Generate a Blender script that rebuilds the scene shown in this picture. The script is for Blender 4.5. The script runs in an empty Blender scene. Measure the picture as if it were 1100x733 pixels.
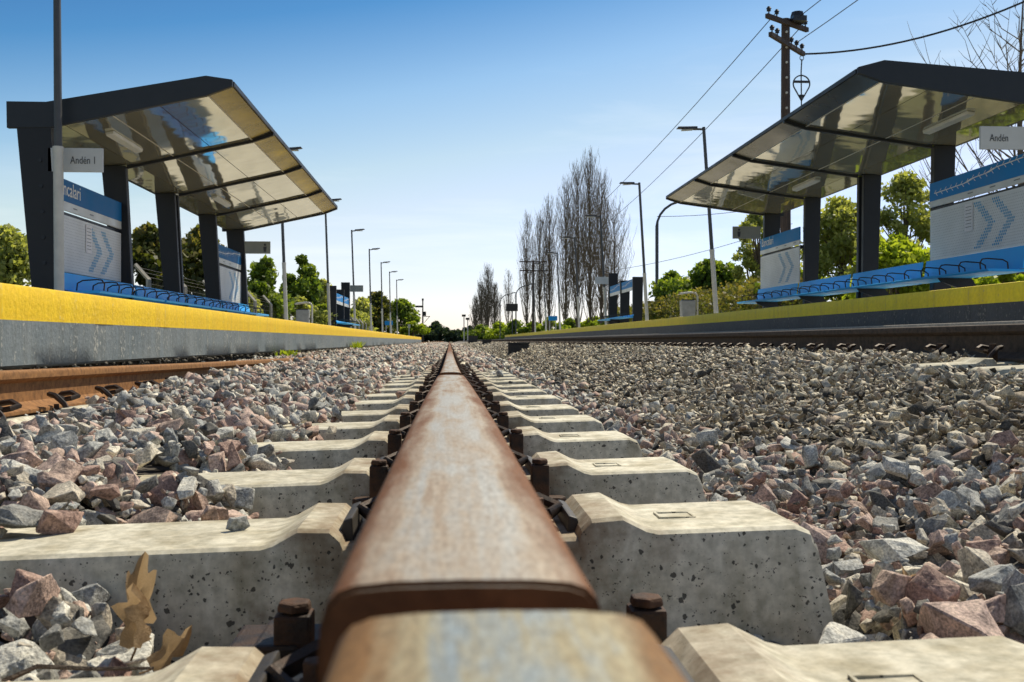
import bpy, bmesh, math, random
import numpy as np
from mathutils import Vector, Matrix, noise as mnoise
random.seed(7); rng = np.random.default_rng(11)
R = math.radians
scene = bpy.context.scene
col = scene.collection
H0 = 0.6                                  # camera height over the ground sheet

# ------------------------------------------------------------------ materials
def new_mat(name):
    m = bpy.data.materials.new(name); m.use_nodes = True
    nt = m.node_tree; b = nt.nodes['Principled BSDF']
    return m, nt, b
def nd(nt, t, **kw):
    n = nt.nodes.new(t)
    for k, v in kw.items(): setattr(n, k, v)
    return n
def c4(c): return (c[0], c[1], c[2], 1.0)
def ramp(nt, stops, interp='LINEAR'):
    r = nd(nt, 'ShaderNodeValToRGB'); e = r.color_ramp.elements; r.color_ramp.interpolation = interp
    while len(e) > 1: e.remove(e[-1])
    e[0].position = stops[0][0]; e[0].color = c4(stops[0][1])
    for p, c in stops[1:]:
        x = e.new(p); x.color = c4(c)
    return r
def coords(nt, scale=(1,1,1), kind='Object'):
    t = nd(nt, 'ShaderNodeTexCoord'); mp = nd(nt, 'ShaderNodeMapping')
    mp.inputs['Scale'].default_value = scale
    nt.links.new(t.outputs[kind], mp.inputs['Vector']); return mp.outputs[0]
def noise(nt, vec, scale, detail=5, rough=.6, dist=0):
    n = nd(nt, 'ShaderNodeTexNoise'); n.inputs['Scale'].default_value = scale
    n.inputs['Detail'].default_value = detail; n.inputs['Roughness'].default_value = rough
    n.inputs['Distortion'].default_value = dist
    nt.links.new(vec, n.inputs['Vector']); return n.outputs['Fac']
def math_(nt, op, a, b=None, clamp=False):
    n = nd(nt, 'ShaderNodeMath', operation=op); n.use_clamp = clamp
    for i, v in enumerate((a, b)):
        if v is None: continue
        if isinstance(v, (int, float)): n.inputs[i].default_value = v
        else: nt.links.new(v, n.inputs[i])
    return n.outputs[0]
def mix(nt, fac, a, b, blend='MIX'):
    n = nd(nt, 'ShaderNodeMix', data_type='RGBA', blend_type=blend)
    for sock, v in ((n.inputs[0], fac), (n.inputs[6], a), (n.inputs[7], b)):
        if isinstance(v, (int, float)): sock.default_value = v
        elif isinstance(v, tuple): sock.default_value = c4(v)
        else: nt.links.new(v, sock)
    return n.outputs[2]
def bump(nt, b, h, strength=.3, dist=.01):
    n = nd(nt, 'ShaderNodeBump'); n.inputs['Strength'].default_value = strength
    n.inputs['Distance'].default_value = dist
    nt.links.new(h, n.inputs['Height']); nt.links.new(n.outputs[0], b.inputs['Normal'])
def mrange(nt, v, a, b_, c=0., d=1.):
    n = nd(nt, 'ShaderNodeMapRange'); nt.links.new(v, n.inputs[0])
    for i, x in enumerate((a, b_, c, d)): n.inputs[i+1].default_value = x
    return n.outputs[0]

def simple(name, c1, c2=None, scale=6, rough=.6, metal=0, bstr=.15, bdist=.004, vec=(1,1,1), lo=.35, hi=.65, spec=.5):
    m, nt, b = new_mat(name)
    v = coords(nt, vec)
    f = noise(nt, v, scale)
    r = ramp(nt, [(lo, c1), (hi, c2 or tuple(x*.75 for x in c1))]); nt.links.new(f, r.inputs[0])
    nt.links.new(r.outputs[0], b.inputs['Base Color'])
    rr = mrange(nt, f, .3, .7, max(rough-.08, .02), min(rough+.08, 1)); nt.links.new(rr, b.inputs['Roughness'])
    b.inputs['Metallic'].default_value = metal; b.inputs['Specular IOR Level'].default_value = spec
    if bstr: bump(nt, b, noise(nt, v, scale*9, 3), bstr, bdist)
    return m

def concrete_mat(name, c1, c2, pits=True):
    m, nt, b = new_mat(name)
    gp = nd(nt, 'ShaderNodeNewGeometry'); v = gp.outputs['Position']
    f = noise(nt, v, 3.5, 8, .65)
    r = ramp(nt, [(.3, c2), (.62, c1)]); nt.links.new(f, r.inputs[0])
    cc = r.outputs[0]
    f2 = noise(nt, v, 60, 4, .6)
    r2 = ramp(nt, [(.3, (.66,.66,.63)), (.65, (1.08,1.07,1.05))]); nt.links.new(f2, r2.inputs[0])
    cc = mix(nt, 1., cc, r2.outputs[0], 'MULTIPLY')
    mps = nd(nt, 'ShaderNodeMapping'); mps.inputs['Scale'].default_value = (9,9,1.2); nt.links.new(v, mps.inputs['Vector']); st = noise(nt, mps.outputs[0], 1.6, 5, .6)
    r3 = ramp(nt, [(.42, (1,1,1)), (.68, (.58,.54,.45))]); nt.links.new(st, r3.inputs[0])
    cc = mix(nt, .8, cc, r3.outputs[0], 'MULTIPLY')
    so = nd(nt, 'ShaderNodeSeparateXYZ'); nt.links.new(v, so.inputs[0])
    ax = math_(nt, 'ABSOLUTE', math_(nt, 'SUBTRACT', so.outputs[0], .015))
    gr = math_(nt, 'ADD', mrange(nt, ax, .13, .34, .62, 0.), math_(nt, 'MULTIPLY', math_(nt, 'SUBTRACT', noise(nt, v, 16, 6, .7), .5), 1.3))
    cc = mix(nt, mrange(nt, gr, .25, .75, 0, .8), cc, (.20,.125,.07))
    h = f2
    if pits:
        wob = nd(nt, 'ShaderNodeTexNoise'); wob.inputs['Scale'].default_value = 130; nt.links.new(v, wob.inputs['Vector'])
        vv = nd(nt, 'ShaderNodeVectorMath', operation='MULTIPLY_ADD'); nt.links.new(wob.outputs['Color'], vv.inputs[0]); vv.inputs[1].default_value = (.009,.009,.009); nt.links.new(v, vv.inputs[2])
        pit = None
        for sc_, a_, b_, m_ in ((58, .40, .74, .34), (120, .42, .70, .34), (250, .45, .70, .36)):
            vo = nd(nt, 'ShaderNodeTexVoronoi'); vo.inputs['Scale'].default_value = sc_; nt.links.new(vv.outputs[0], vo.inputs['Vector'])
            sz = noise(nt, v, sc_*.37, 3); th = mrange(nt, sz, a_, b_, .0, m_)
            p_ = math_(nt, 'LESS_THAN', vo.outputs['Distance'], th)
            pit = p_ if pit is None else math_(nt, 'MAXIMUM', pit, p_)
        g = nd(nt, 'ShaderNodeNewGeometry'); sx = nd(nt, 'ShaderNodeSeparateXYZ'); nt.links.new(g.outputs['Normal'], sx.inputs[0])
        side = mrange(nt, sx.outputs[2], .5, .85, 1., .06)
        pit = math_(nt, 'MULTIPLY', pit, side)
        cc = mix(nt, math_(nt, 'MULTIPLY', pit, .85), cc, (.035,.033,.03))
        h = math_(nt, 'SUBTRACT', math_(nt, 'MULTIPLY', f2, .4), pit)
    nt.links.new(cc, b.inputs['Base Color']); b.inputs['Roughness'].default_value = .88
    b.inputs['Specular IOR Level'].default_value = .25
    bump(nt, b, h, .45, .004)
    return m

def rail_mat(name, top1, top2, rust1, rust2, edge=.030):
    m, nt, b = new_mat(name)
    v0 = coords(nt); v = coords(nt, (1, .11, 1))
    g = nd(nt, 'ShaderNodeNewGeometry'); sn = nd(nt, 'ShaderNodeSeparateXYZ'); nt.links.new(g.outputs['Normal'], sn.inputs[0])
    so = nd(nt, 'ShaderNodeSeparateXYZ'); nt.links.new(v0, so.inputs[0])
    up = mrange(nt, sn.outputs[2], .75, .93)
    hi = mrange(nt, so.outputs[2], -.03, -.02); up = math_(nt, 'MULTIPLY', up, hi)
    fr = noise(nt, v0, 30, 6, .7)
    rr = ramp(nt, [(.28, rust2), (.5, rust1), (.72, tuple(x*1.5 for x in rust1))]); nt.links.new(fr, rr.inputs[0])
    fp = noise(nt, v, 42, 6, .62, .5)
    ax = math_(nt, 'ABSOLUTE', so.outputs[0])
    eb = mrange(nt, ax, edge*.42, edge*.95, 0, .34)
    stv = noise(nt, coords(nt, (1, .012, 1)), 130, 4, .6)
    fq = noise(nt, coords(nt, (1,.5,1)), 130, 5, .7)
    pr = math_(nt, 'ADD', math_(nt, 'ADD', math_(nt, 'ADD', math_(nt, 'MULTIPLY', fp, .85), math_(nt, 'MULTIPLY', fq, .18)), math_(nt, 'MULTIPLY', stv, .33)), eb)
    rp = ramp(nt, [(.60, top1), (.74, top2), (.85, tuple(.5*a+.5*c for a, c in zip(top2, rust1))), (1.0, rust1)]); nt.links.new(pr, rp.inputs[0])
    fine = noise(nt, coords(nt, (1,.25,1)), 700, 4, .75)
    rf = ramp(nt, [(.35, (.66,.64,.62)), (.62, (1.12,1.12,1.12))]); nt.links.new(fine, rf.inputs[0])
    tc = mix(nt, 1., rp.outputs[0], rf.outputs[0], 'MULTIPLY')
    cc = mix(nt, up, rr.outputs[0], tc)
    nt.links.new(cc, b.inputs['Base Color'])
    bright = mrange(nt, pr, .64, .86, 1, .1)
    met = math_(nt, 'MULTIPLY', math_(nt, 'MULTIPLY', up, bright), .5)
    nt.links.new(met, b.inputs['Metallic'])
    ro = mrange(nt, met, 0, .8, .8, .42); nt.links.new(ro, b.inputs['Roughness'])
    b.inputs['Specular IOR Level'].default_value = .3
    bump(nt, b, math_(nt, 'ADD', fr, math_(nt, 'MULTIPLY', fp, .5)), .3, .002)
    return m

def stone_mat(name, stops, obj_color=False, dust=(.55,.50,.40)):
    m, nt, b = new_mat(name)
    if obj_color:
        oi = nd(nt, 'ShaderNodeObjectInfo'); sp = nd(nt, 'ShaderNodeSeparateColor'); nt.links.new(oi.outputs['Color'], sp.inputs[0]); t = sp.outputs[0]
    else:
        a = nd(nt, 'ShaderNodeAttribute', attribute_name='tint'); t = a.outputs['Fac']
    r = ramp(nt, stops, 'CONSTANT'); nt.links.new(t, r.inputs[0])
    g = nd(nt, 'ShaderNodeNewGeometry')
    off = nd(nt, 'ShaderNodeVectorMath', operation='ADD'); nt.links.new(g.outputs['Position'], off.inputs[0])
    cb = nd(nt, 'ShaderNodeCombineXYZ'); nt.links.new(math_(nt, 'MULTIPLY', t, 31.7), cb.inputs[0]); nt.links.new(cb.outputs[0], off.inputs[1])
    v = off.outputs[0]
    f1 = noise(nt, v, 45, 5, .7); f2 = noise(nt, v, 260, 3, .6)
    r1 = ramp(nt, [(.30, (.42,.43,.44)), (.5, (1,1,1)), (.70, (1.5,1.46,1.38))]); nt.links.new(f1, r1.inputs[0])
    r2 = ramp(nt, [(.36, (.5,.5,.5)), (.52, (1,1,1)), (.66, (1.4,1.4,1.38))]); nt.links.new(f2, r2.inputs[0])
    cc = mix(nt, 1., r.outputs[0], r1.outputs[0], 'MULTIPLY'); cc = mix(nt, .85, cc, r2.outputs[0], 'MULTIPLY')
    sn = nd(nt, 'ShaderNodeSeparateXYZ'); nt.links.new(g.outputs['Normal'], sn.inputs[0])
    du = math_(nt, 'MULTIPLY', mrange(nt, sn.outputs[2], .2, 1.), mrange(nt, f1, .42, .74, 0, .42))
    cc = mix(nt, du, cc, dust)
    nt.links.new(cc, b.inputs['Base Color']); b.inputs['Roughness'].default_value = .85; b.inputs['Specular IOR Level'].default_value = .3
    bump(nt, b, math_(nt, 'ADD', f1, math_(nt, 'MULTIPLY', f2, .35)), .55, .006)
    return m

def leaf_mat(name, dark, mid, lite, trans=.35):
    m, nt, b = new_mat(name)
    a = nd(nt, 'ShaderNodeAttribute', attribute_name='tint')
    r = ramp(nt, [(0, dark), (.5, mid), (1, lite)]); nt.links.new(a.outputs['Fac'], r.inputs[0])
    nt.links.new(r.outputs[0], b.inputs['Base Color']); b.inputs['Roughness'].default_value = .5
    b.inputs['Specular IOR Level'].default_value = .35
    tr = nd(nt, 'ShaderNodeBsdfTranslucent')
    nt.links.new(mix(nt, 1., r.outputs[0], (1.5,1.45,.55), 'MULTIPLY'), tr.inputs['Color'])
    ms = nd(nt, 'ShaderNodeMixShader'); ms.inputs[0].default_value = trans
    nt.links.new(b.outputs[0], ms.inputs[1]); nt.links.new(tr.outputs[0], ms.inputs[2])
    nt.links.new(ms.outputs[0], nt.nodes['Material Output'].inputs[0])
    return m

M = {}
M['sleeper'] = concrete_mat('sleeper_concrete', (.80,.77,.64), (.56,.53,.43))
M['rail_near'] = rail_mat('rail_steel_near', (.30,.35,.37), (.36,.32,.21), (.24,.13,.05), (.09,.035,.014), .034)
M['rail'] = rail_mat('rail_steel', (.46,.45,.41), (.40,.335,.26), (.18,.075,.028), (.10,.04,.016), .036)
M['rail_left'] = rail_mat('rail_rusty', (.33,.19,.09), (.33,.19,.09), (.27,.13,.045), (.12,.055,.02))
M['rail_right'] = rail_mat('rail_dull', (.5,.47,.43), (.42,.38,.33), (.085,.06,.042), (.035,.026,.02))
M['rail_glint'] = rail_mat('rail_far_steel_glint', (.5,.47,.43), (.45,.42,.38), (.34,.31,.27), (.26,.23,.2))  # sky glint put into the pale side colours
M['rust'] = simple('rusty_iron', (.018,.012,.009), (.10,.045,.02), 26, .75, .1, .5, .003)
M['dark_iron'] = simple('dark_iron', (.022,.017,.014), (.07,.04,.025), 40, .6, .3, .4, .002)
M['rubber'] = simple('clip_insulator', (.03,.028,.026), (.06,.05,.04), 30, .6)
STONES = [(0,(.58,.58,.53)), (.15,(.24,.245,.235)), (.28,(.55,.41,.35)), (.40,(.74,.69,.57)), (.49,(.38,.25,.205)), (.60,(.38,.395,.385)), (.72,(.55,.50,.41)), (.82,(.46,.34,.28)), (.92,(.11,.11,.105))]
TAN = [(0,(.60,.54,.41)), (.2,(.33,.28,.21)), (.38,(.72,.66,.52)), (.54,(.43,.41,.36)), (.68,(.21,.18,.14)), (.80,(.40,.32,.25)), (.88,(.08,.075,.065))]
M['stone_obj'] = stone_mat('granite_single', STONES, True)
M['stone'] = stone_mat('granite_ballast', STONES)
M['tan'] = stone_mat('tan_gravel', TAN, dust=(.60,.53,.41))
M['tan_obj'] = stone_mat('tan_gravel_single', TAN, True, dust=(.60,.53,.41))

def bed_mat():
    m, nt, b = new_mat('ballast_bed_gravel')
    v = coords(nt)
    vo = nd(nt, 'ShaderNodeTexVoronoi'); vo.inputs['Scale'].default_value = 17; nt.links.new(v, vo.inputs['Vector'])
    sc = nd(nt, 'ShaderNodeSeparateColor'); nt.links.new(vo.outputs['Color'], sc.inputs[0])
    r = ramp(nt, [(0,(.10,.09,.075)), (.3,(.24,.21,.17)), (.6,(.34,.30,.25)), (1,(.40,.37,.32))]); nt.links.new(sc.outputs[0], r.inputs[0])
    so = nd(nt, 'ShaderNodeSeparateXYZ'); nt.links.new(v, so.inputs[0])
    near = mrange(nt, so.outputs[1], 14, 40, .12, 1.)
    cc = mix(nt, near, (.038,.033,.027), r.outputs[0])  # near sheet coloured dark, painting the shade in the stone gaps
    nt.links.new(cc, b.inputs['Base Color']); b.inputs['Roughness'].default_value = .95
    bump(nt, b, vo.outputs['Distance'], .9, .05)
    return m
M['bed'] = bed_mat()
M['ground'] = simple('dry_grass_ground', (.10,.11,.04), (.17,.15,.08), .5, .95, 0, .6, .05)

def paint_mat(name, c, worn, chip_c, amount=.5, streak=(4,4,.6)):
    m, nt, b = new_mat(name)
    v = coords(nt)
    f = noise(nt, v, 1.3, 8, .68); s = noise(nt, coords(nt, (6,5,.5)), 1.5, 6, .65); f3 = noise(nt, v, 24, 5, .65)
    r = ramp(nt, [(.35, c), (.7, worn)]); nt.links.new(f, r.inputs[0])
    r2 = ramp(nt, [(.44, (1,1,1)), (.70, (.58,.54,.46))]); nt.links.new(s, r2.inputs[0])
    cc = mix(nt, amount, r.outputs[0], r2.outputs[0], 'MULTIPLY')
    chip = mrange(nt, math_(nt, 'ADD', math_(nt, 'MULTIPLY', f3, .55), math_(nt, 'MULTIPLY', s, .45)), .565, .61)
    cc = mix(nt, math_(nt, 'MULTIPLY', chip, .75), cc, chip_c)
    rs = ramp(nt, [(.3, (.86,.86,.86)), (.7, (1.1,1.1,1.1))]); nt.links.new(f3, rs.inputs[0])
    cc = mix(nt, 1., cc, rs.outputs[0], 'MULTIPLY')
    nt.links.new(cc, b.inputs['Base Color']); b.inputs['Roughness'].default_value = .62
    bump(nt, b, f3, .5, .012)
    return m
M['yellow'] = paint_mat('yellow_edge_paint', (.98,.66,.003), (.92,.58,.006), (.72,.55,.12), .35)
M['yellow_r'] = paint_mat('yellow_edge_paint_lifted', (1.0,.80,.01), (.96,.72,.015), (.6,.45,.08), .35)  # yellow lightened in its colour to offset the shade on this side
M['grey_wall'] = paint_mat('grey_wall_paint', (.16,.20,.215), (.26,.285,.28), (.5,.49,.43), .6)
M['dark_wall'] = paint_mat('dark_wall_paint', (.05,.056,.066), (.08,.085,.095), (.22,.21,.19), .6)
M['rubble'] = simple('broken_concrete', (.36,.33,.26), (.07,.06,.05), 14, .95, 0, 1., .03)
M['deck'] = simple('platform_paving', (.62,.58,.48), (.48,.45,.37), 1.5, .85, 0, .3, .004)
M['soil'] = simple('dark_soil', (.035,.03,.022), (.09,.075,.05), 9, .98, 0, 1., .03)
M['frame'] = simple('charcoal_frame_paint', (.013,.015,.019), (.018,.021,.026), 3, .5, 0, .06, .002, spec=.3)
M['frame_lit'] = simple('charcoal_frame_paint_lit', (.018,.024,.031), (.025,.031,.04), 3, .5, 0, .05, .002, spec=.3)  # lit copy of the frame colour, lightened for roof and bolts
def ceil_mat():
    m, nt, b = new_mat('glossy_ceiling_panel')
    v = coords(nt); f = noise(nt, v, .9, 5, .6)
    r = ramp(nt, [(.3, (.50,.49,.40)), (.7, (.62,.61,.50))]); nt.links.new(f, r.inputs[0])
    nt.links.new(r.outputs[0], b.inputs['Base Color'])
    b.inputs['Roughness'].default_value = .05; b.inputs['Metallic'].default_value = .7
    bump(nt, b, noise(nt, coords(nt, (1,1,1)), 1.1, 2, .5), .18, .05)
    return m
M['ceiling'] = ceil_mat()
M['front'] = simple('front_panel_dark_reflection', (.05,.052,.045), (.075,.075,.065), 1.2, .25, .3, .1, .01)  # dark base colour stands in for a darker reflection on the ceiling strip
M['seam'] = simple('white_trim', (.62,.60,.52), (.5,.48,.42), 5, .5, 0, 0)
M['blue'] = simple('blue_sign', (.006,.12,.33), (.008,.14,.37), 3, .55, 0, 0, spec=.2)
M['blue_r'] = simple('blue_map_board', (.008,.20,.52), (.01,.22,.56), 3, .55, 0, 0, spec=.2)
M['bench_blue'] = simple('blue_bench_steel', (.03,.38,.86), (.04,.43,.90), 5, .5, 0, .05, .002, spec=.25)
M['white'] = simple('white_lettering', (.82,.82,.80), (.78,.78,.76), 4, .5, 0, 0)
M['panel'] = simple('pale_panel', (.66,.68,.68), (.60,.62,.62), 2, .45, 0, .05, .002)
M['strip'] = simple('pale_strip', (.60,.62,.60), (.52,.54,.53), 3, .4, 0, 0)
M['sign_grey'] = simple('grey_sign_plate', (.50,.52,.52), (.45,.47,.47), 3, .4, 0, 0)
M['sign_olive'] = simple('olive_sign_plate', (.24,.25,.22), (.2,.21,.19), 3, .4, 0, 0)
M['ink'] = simple('dark_lettering', (.03,.035,.04), (.04,.045,.05), 4, .5, 0, 0)
M['dot_grey'] = simple('perforation_dark', (.17,.19,.20), (.15,.17,.18), 4, .6, 0, 0)
M['dot_blue'] = simple('perforation_blue', (.05,.30,.54), (.06,.33,.58), 4, .6, 0, 0)
M['paper'] = simple('paper_notice', (.78,.78,.80), (.70,.70,.73), 30, .8, 0, 0)
M['pole'] = simple('galvanised_pole', (.55,.55,.50), (.45,.45,.42), 6, .55, .1, .1, .002)
M['pole_dark'] = simple('dark_pole_tone', (.05,.055,.06), (.07,.075,.08), 6, .5, .1, .1, .002)
M['lamp'] = simple('lamp_housing', (.05,.053,.056), (.07,.07,.075), 6, .5, .1, 0)
M['lens'] = simple('lamp_lens', (.55,.55,.5), (.5,.5,.45), 6, .25, 0, 0)
M['bin'] = simple('grey_bin', (.33,.34,.33), (.25,.26,.25), 6, .5, .2, .1)
M['timber'] = simple('weathered_pole', (.05,.035,.03), (.10,.07,.055), 9, .85, 0, .5, .006, (4,4,.5))
M['insul'] = simple('insulator', (.02,.02,.022), (.04,.04,.045), 9, .3, 0, 0)
M['wire'] = simple('cable_black', (.02,.02,.022), (.03,.03,.03), 9, .5, 0, 0)
M['fence'] = simple('fence_concrete', (.50,.48,.42), (.4,.38,.33), 9, .85, 0, .3)
M['fence_wire'] = simple('fence_wire', (.12,.12,.11), (.16,.15,.14), 9, .5, .5, 0)
M['black_box'] = simple('black_box', (.022,.022,.02), (.045,.042,.036), 5, .7, 0, .3)
M['bark'] = simple('bark', (.10,.075,.055), (.16,.125,.095), 10, .9, 0, .6, .01)
M['bare'] = simple('bare_twigs', (.13,.10,.065), (.20,.155,.10), 3, .9, 0, 0)
M['bare_dark'] = simple('bare_twigs_brown', (.12,.10,.07), (.17,.14,.10), 3, .9, 0, 0)
M['leaf_dark'] = leaf_mat('leaves_dark', (.03,.045,.010), (.11,.13,.035), (.30,.24,.08), .45)
M['leaf_mid'] = leaf_mat('leaves_mid', (.05,.08,.012), (.15,.23,.035), (.34,.40,.07), .5)
M['leaf_bright'] = leaf_mat('leaves_bright', (.12,.17,.015), (.30,.39,.04), (.48,.54,.10), .55)
M['leaf_grey'] = leaf_mat('leaves_greygreen', (.15,.18,.05), (.33,.37,.13), (.55,.56,.25), .55)
M['leaf_far'] = leaf_mat('leaves_far', (.03,.05,.035), (.05,.08,.045), (.08,.11,.06), .3)
M['dry_leaf'] = simple('dry_leaf', (.22,.15,.08), (.54,.40,.24), 60, .7, 0, .8, .004)
_t = M['dry_leaf'].node_tree; _b = _t.nodes['Principled BSDF']; _tr = nd(_t, 'ShaderNodeBsdfTranslucent'); _tr.inputs[0].default_value = (.62,.44,.24,1); _ms = nd(_t, 'ShaderNodeMixShader'); _ms.inputs[0].default_value = .42
_t.links.new(_b.outputs[0], _ms.inputs[1]); _t.links.new(_tr.outputs[0], _ms.inputs[2]); _t.links.new(_ms.outputs[0], _t.nodes['Material Output'].inputs[0])

# ------------------------------------------------------------------ mesh helpers
OFF = {}
def tag(o, label=None, cat=None, group=None, kind=None):
    if label: o['label'] = label
    if cat: o['category'] = cat
    if group: o['group'] = group
    if kind: o['kind'] = kind
    return o
def empty(name, loc, label, cat, group=None):
    o = bpy.data.objects.new(name, None); col.objects.link(o); o.location = loc
    o.empty_display_size = .2
    OFF[o.name] = Vector(loc)
    return tag(o, label, cat, group)
class MB:
    def __init__(s): s.v = []; s.f = []
    def add(s, vs, fs):
        n = len(s.v); s.v += [tuple(p) for p in vs]; s.f += [tuple(i+n for i in f) for f in fs]; return s
    def box(s, a, b):
        (x0,y0,z0), (x1,y1,z1) = a, b
        x0,x1 = sorted((x0,x1)); y0,y1 = sorted((y0,y1)); z0,z1 = sorted((z0,z1))
        return s.add([(x0,y0,z0),(x1,y0,z0),(x1,y1,z0),(x0,y1,z0),(x0,y0,z1),(x1,y0,z1),(x1,y1,z1),(x0,y1,z1)],
            [(0,3,2,1),(4,5,6,7),(0,1,5,4),(1,2,6,5),(2,3,7,6),(3,0,4,7)])
    def prism(s, prof, y0, y1):               # profile in (x, z), run along y
        n = len(prof)
        vs = [(x,y0,z) for x,z in prof] + [(x,y1,z) for x,z in prof]
        fs = [(i,(i+1)%n,n+(i+1)%n,n+i) for i in range(n)] + [tuple(range(n-1,-1,-1)), tuple(range(n,2*n))]
        return s.add(vs, fs)
    def tube(s, pts, r, n=8, cap=True):
        pts = [Vector(p) for p in pts]; rs = r if isinstance(r, (list,tuple)) else [r]*len(pts)
        vs = []
        up = None
        for i, p in enumerate(pts):
            d = (pts[min(i+1,len(pts)-1)] - pts[max(i-1,0)]).normalized()
            if up is None: up = Vector((0,0,1)) if abs(d.z) < .9 else Vector((1,0,0))
            a = d.cross(up); a = a.normalized() if a.length > 1e-6 else d.orthogonal().normalized()
            b = a.cross(d).normalized(); up = b
            for k in range(n):
                t = 2*math.pi*k/n; vs.append(p + (a*math.cos(t)+b*math.sin(t))*rs[i])
        fs = []
        for i in range(len(pts)-1):
            for k in range(n): fs.append((i*n+k, i*n+(k+1)%n, (i+1)*n+(k+1)%n, (i+1)*n+k))
        if cap: fs += [tuple(range(n-1,-1,-1)), tuple((len(pts)-1)*n+k for k in range(n))]
        return s.add(vs, fs)
    def build(s, name, mat, parent=None, smooth=None, bevel=0, label=None):
        off = OFF.get(parent.name, Vector()) if parent else Vector()
        me = bpy.data.meshes.new(name)
        me.from_pydata([(x-off.x, y-off.y, z-off.z) for x,y,z in s.v], [], s.f); me.update()
        bm = bmesh.new(); bm.from_mesh(me)
        bmesh.ops.recalc_face_normals(bm, faces=bm.faces)
        if bevel:
            es = [e for e in bm.edges if len(e.link_faces) == 2 and e.calc_face_angle(0) > .6]
            bmesh.ops.bevel(bm, geom=es, offset=bevel, segments=2, affect='EDGES', profile=.6, clamp_overlap=True)
        bm.to_mesh(me); bm.free()
        if smooth:
            me.polygons.foreach_set('use_smooth', [True]*len(me.polygons)); me.set_sharp_from_angle(angle=R(smooth))
        me.materials.append(mat)
        o = bpy.data.objects.new(name, me); col.objects.link(o)
        if parent: o.parent = parent
        OFF[o.name] = off
        if label: o['label'] = label
        return o
def copy_tree(o, parent=None):
    c = o.copy(); col.objects.link(c)
    if parent: c.parent = parent
    for ch in list(o.children): copy_tree(ch, c)
    return c
def np_mesh(name, V, F, mat, tint=None, parent=None, smooth=False):
    me = bpy.data.meshes.new(name); k = F.shape[1]
    me.vertices.add(len(V)); me.vertices.foreach_set('co', np.ascontiguousarray(V, np.float32).ravel())
    me.loops.add(F.size); me.loops.foreach_set('vertex_index', np.ascontiguousarray(F, np.int32).ravel())
    me.polygons.add(len(F)); me.polygons.foreach_set('loop_start', np.arange(0, F.size, k, dtype=np.int32))
    me.update(calc_edges=True)
    if smooth: me.polygons.foreach_set('use_smooth', np.ones(len(F), bool))
    if tint is not None:
        a = me.attributes.new('tint', 'FLOAT', 'POINT'); a.data.foreach_set('value', np.ascontiguousarray(tint, np.float32))
    me.materials.append(mat)
    o = bpy.data.objects.new(name, me); col.objects.link(o)
    if parent: o.parent = parent
    return o
def Z(h): return h + H0
def text_mesh(name, body, size, mat, parent, loc, rot, sx=1.0):
    cu = bpy.data.curves.new('t', 'FONT'); cu.body = body; cu.size = size; cu.extrude = .001; cu.resolution_u = 3
    t = bpy.data.objects.new('t', cu); col.objects.link(t)
    bpy.context.view_layer.update()
    me = bpy.data.meshes.new_from_object(t.evaluated_get(bpy.context.evaluated_depsgraph_get()))
    bpy.data.objects.remove(t); bpy.data.curves.remove(cu)
    me.transform(Matrix.Translation(Vector(loc) - OFF.get(parent.name, Vector())) @ rot.to_4x4() @ Matrix.Diagonal((sx,1,1,1)))
    me.materials.clear(); me.materials.append(mat)
    o = bpy.data.objects.new(name, me); col.objects.link(o); o.parent = parent; OFF[o.name] = OFF.get(parent.name, Vector())
    return o

# ------------------------------------------------------------------ camera, sun, sky
YAW = 3.448
cd = bpy.data.cameras.new('camera'); cam = bpy.data.objects.new('camera', cd); col.objects.link(cam)
cam.location = (0, 0, H0); cam.rotation_euler = (R(90), 0, R(-YAW))
cd.sensor_width = 36; cd.lens = 36*1112/1100; cd.clip_start = .01; cd.clip_end = 5000
cd.dof.use_dof = True; cd.dof.focus_distance = 3.4; cd.dof.aperture_fstop = 19.0
scene.camera = cam
SUN_EL, SUN_AZ = 51, 41                         # azimuth measured to the right of the track direction (+Y)
sd = bpy.data.lights.new('sun', 'SUN'); sd.energy = 5.0; sd.angle = R(.5); sd.color = (1, .90, .72)
so_ = bpy.data.objects.new('sun', sd); col.objects.link(so_)
dirv = Vector((math.sin(R(SUN_AZ))*math.cos(R(SUN_EL)), math.cos(R(SUN_AZ))*math.cos(R(SUN_EL)), math.sin(R(SUN_EL))))
so_.rotation_euler = dirv.to_track_quat('Z', 'Y').to_euler()
w = bpy.data.worlds.new('World'); scene.world = w; w.use_nodes = True
nt = w.node_tree; bg = nt.nodes['Background']
sky = nd(nt, 'ShaderNodeTexSky', sky_type='NISHITA'); sky.sun_disc = False
sky.sun_elevation = R(SUN_EL); sky.sun_rotation = R(SUN_AZ); sky.air_density = 1.0; sky.dust_density = .2; sky.ozone_density = 1.5
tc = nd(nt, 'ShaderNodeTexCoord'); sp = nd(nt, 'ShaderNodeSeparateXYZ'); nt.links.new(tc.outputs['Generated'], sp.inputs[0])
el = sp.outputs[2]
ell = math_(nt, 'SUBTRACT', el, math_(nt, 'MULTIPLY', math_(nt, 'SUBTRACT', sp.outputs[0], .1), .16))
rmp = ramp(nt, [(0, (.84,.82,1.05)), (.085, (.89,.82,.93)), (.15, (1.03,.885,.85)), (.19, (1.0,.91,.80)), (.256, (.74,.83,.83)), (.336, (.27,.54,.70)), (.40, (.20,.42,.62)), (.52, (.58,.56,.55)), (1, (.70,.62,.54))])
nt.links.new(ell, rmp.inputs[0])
cl = noise(nt, coords(nt, (1,1,7), 'Generated'), 2.6, 7, .6, .4)
clf = math_(nt, 'MULTIPLY', mrange(nt, cl, .46, .72, 0, .6), mrange(nt, ell, .28, .05))
tinted = mix(nt, 1., sky.outputs[0], rmp.outputs[0], 'MULTIPLY')
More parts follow.
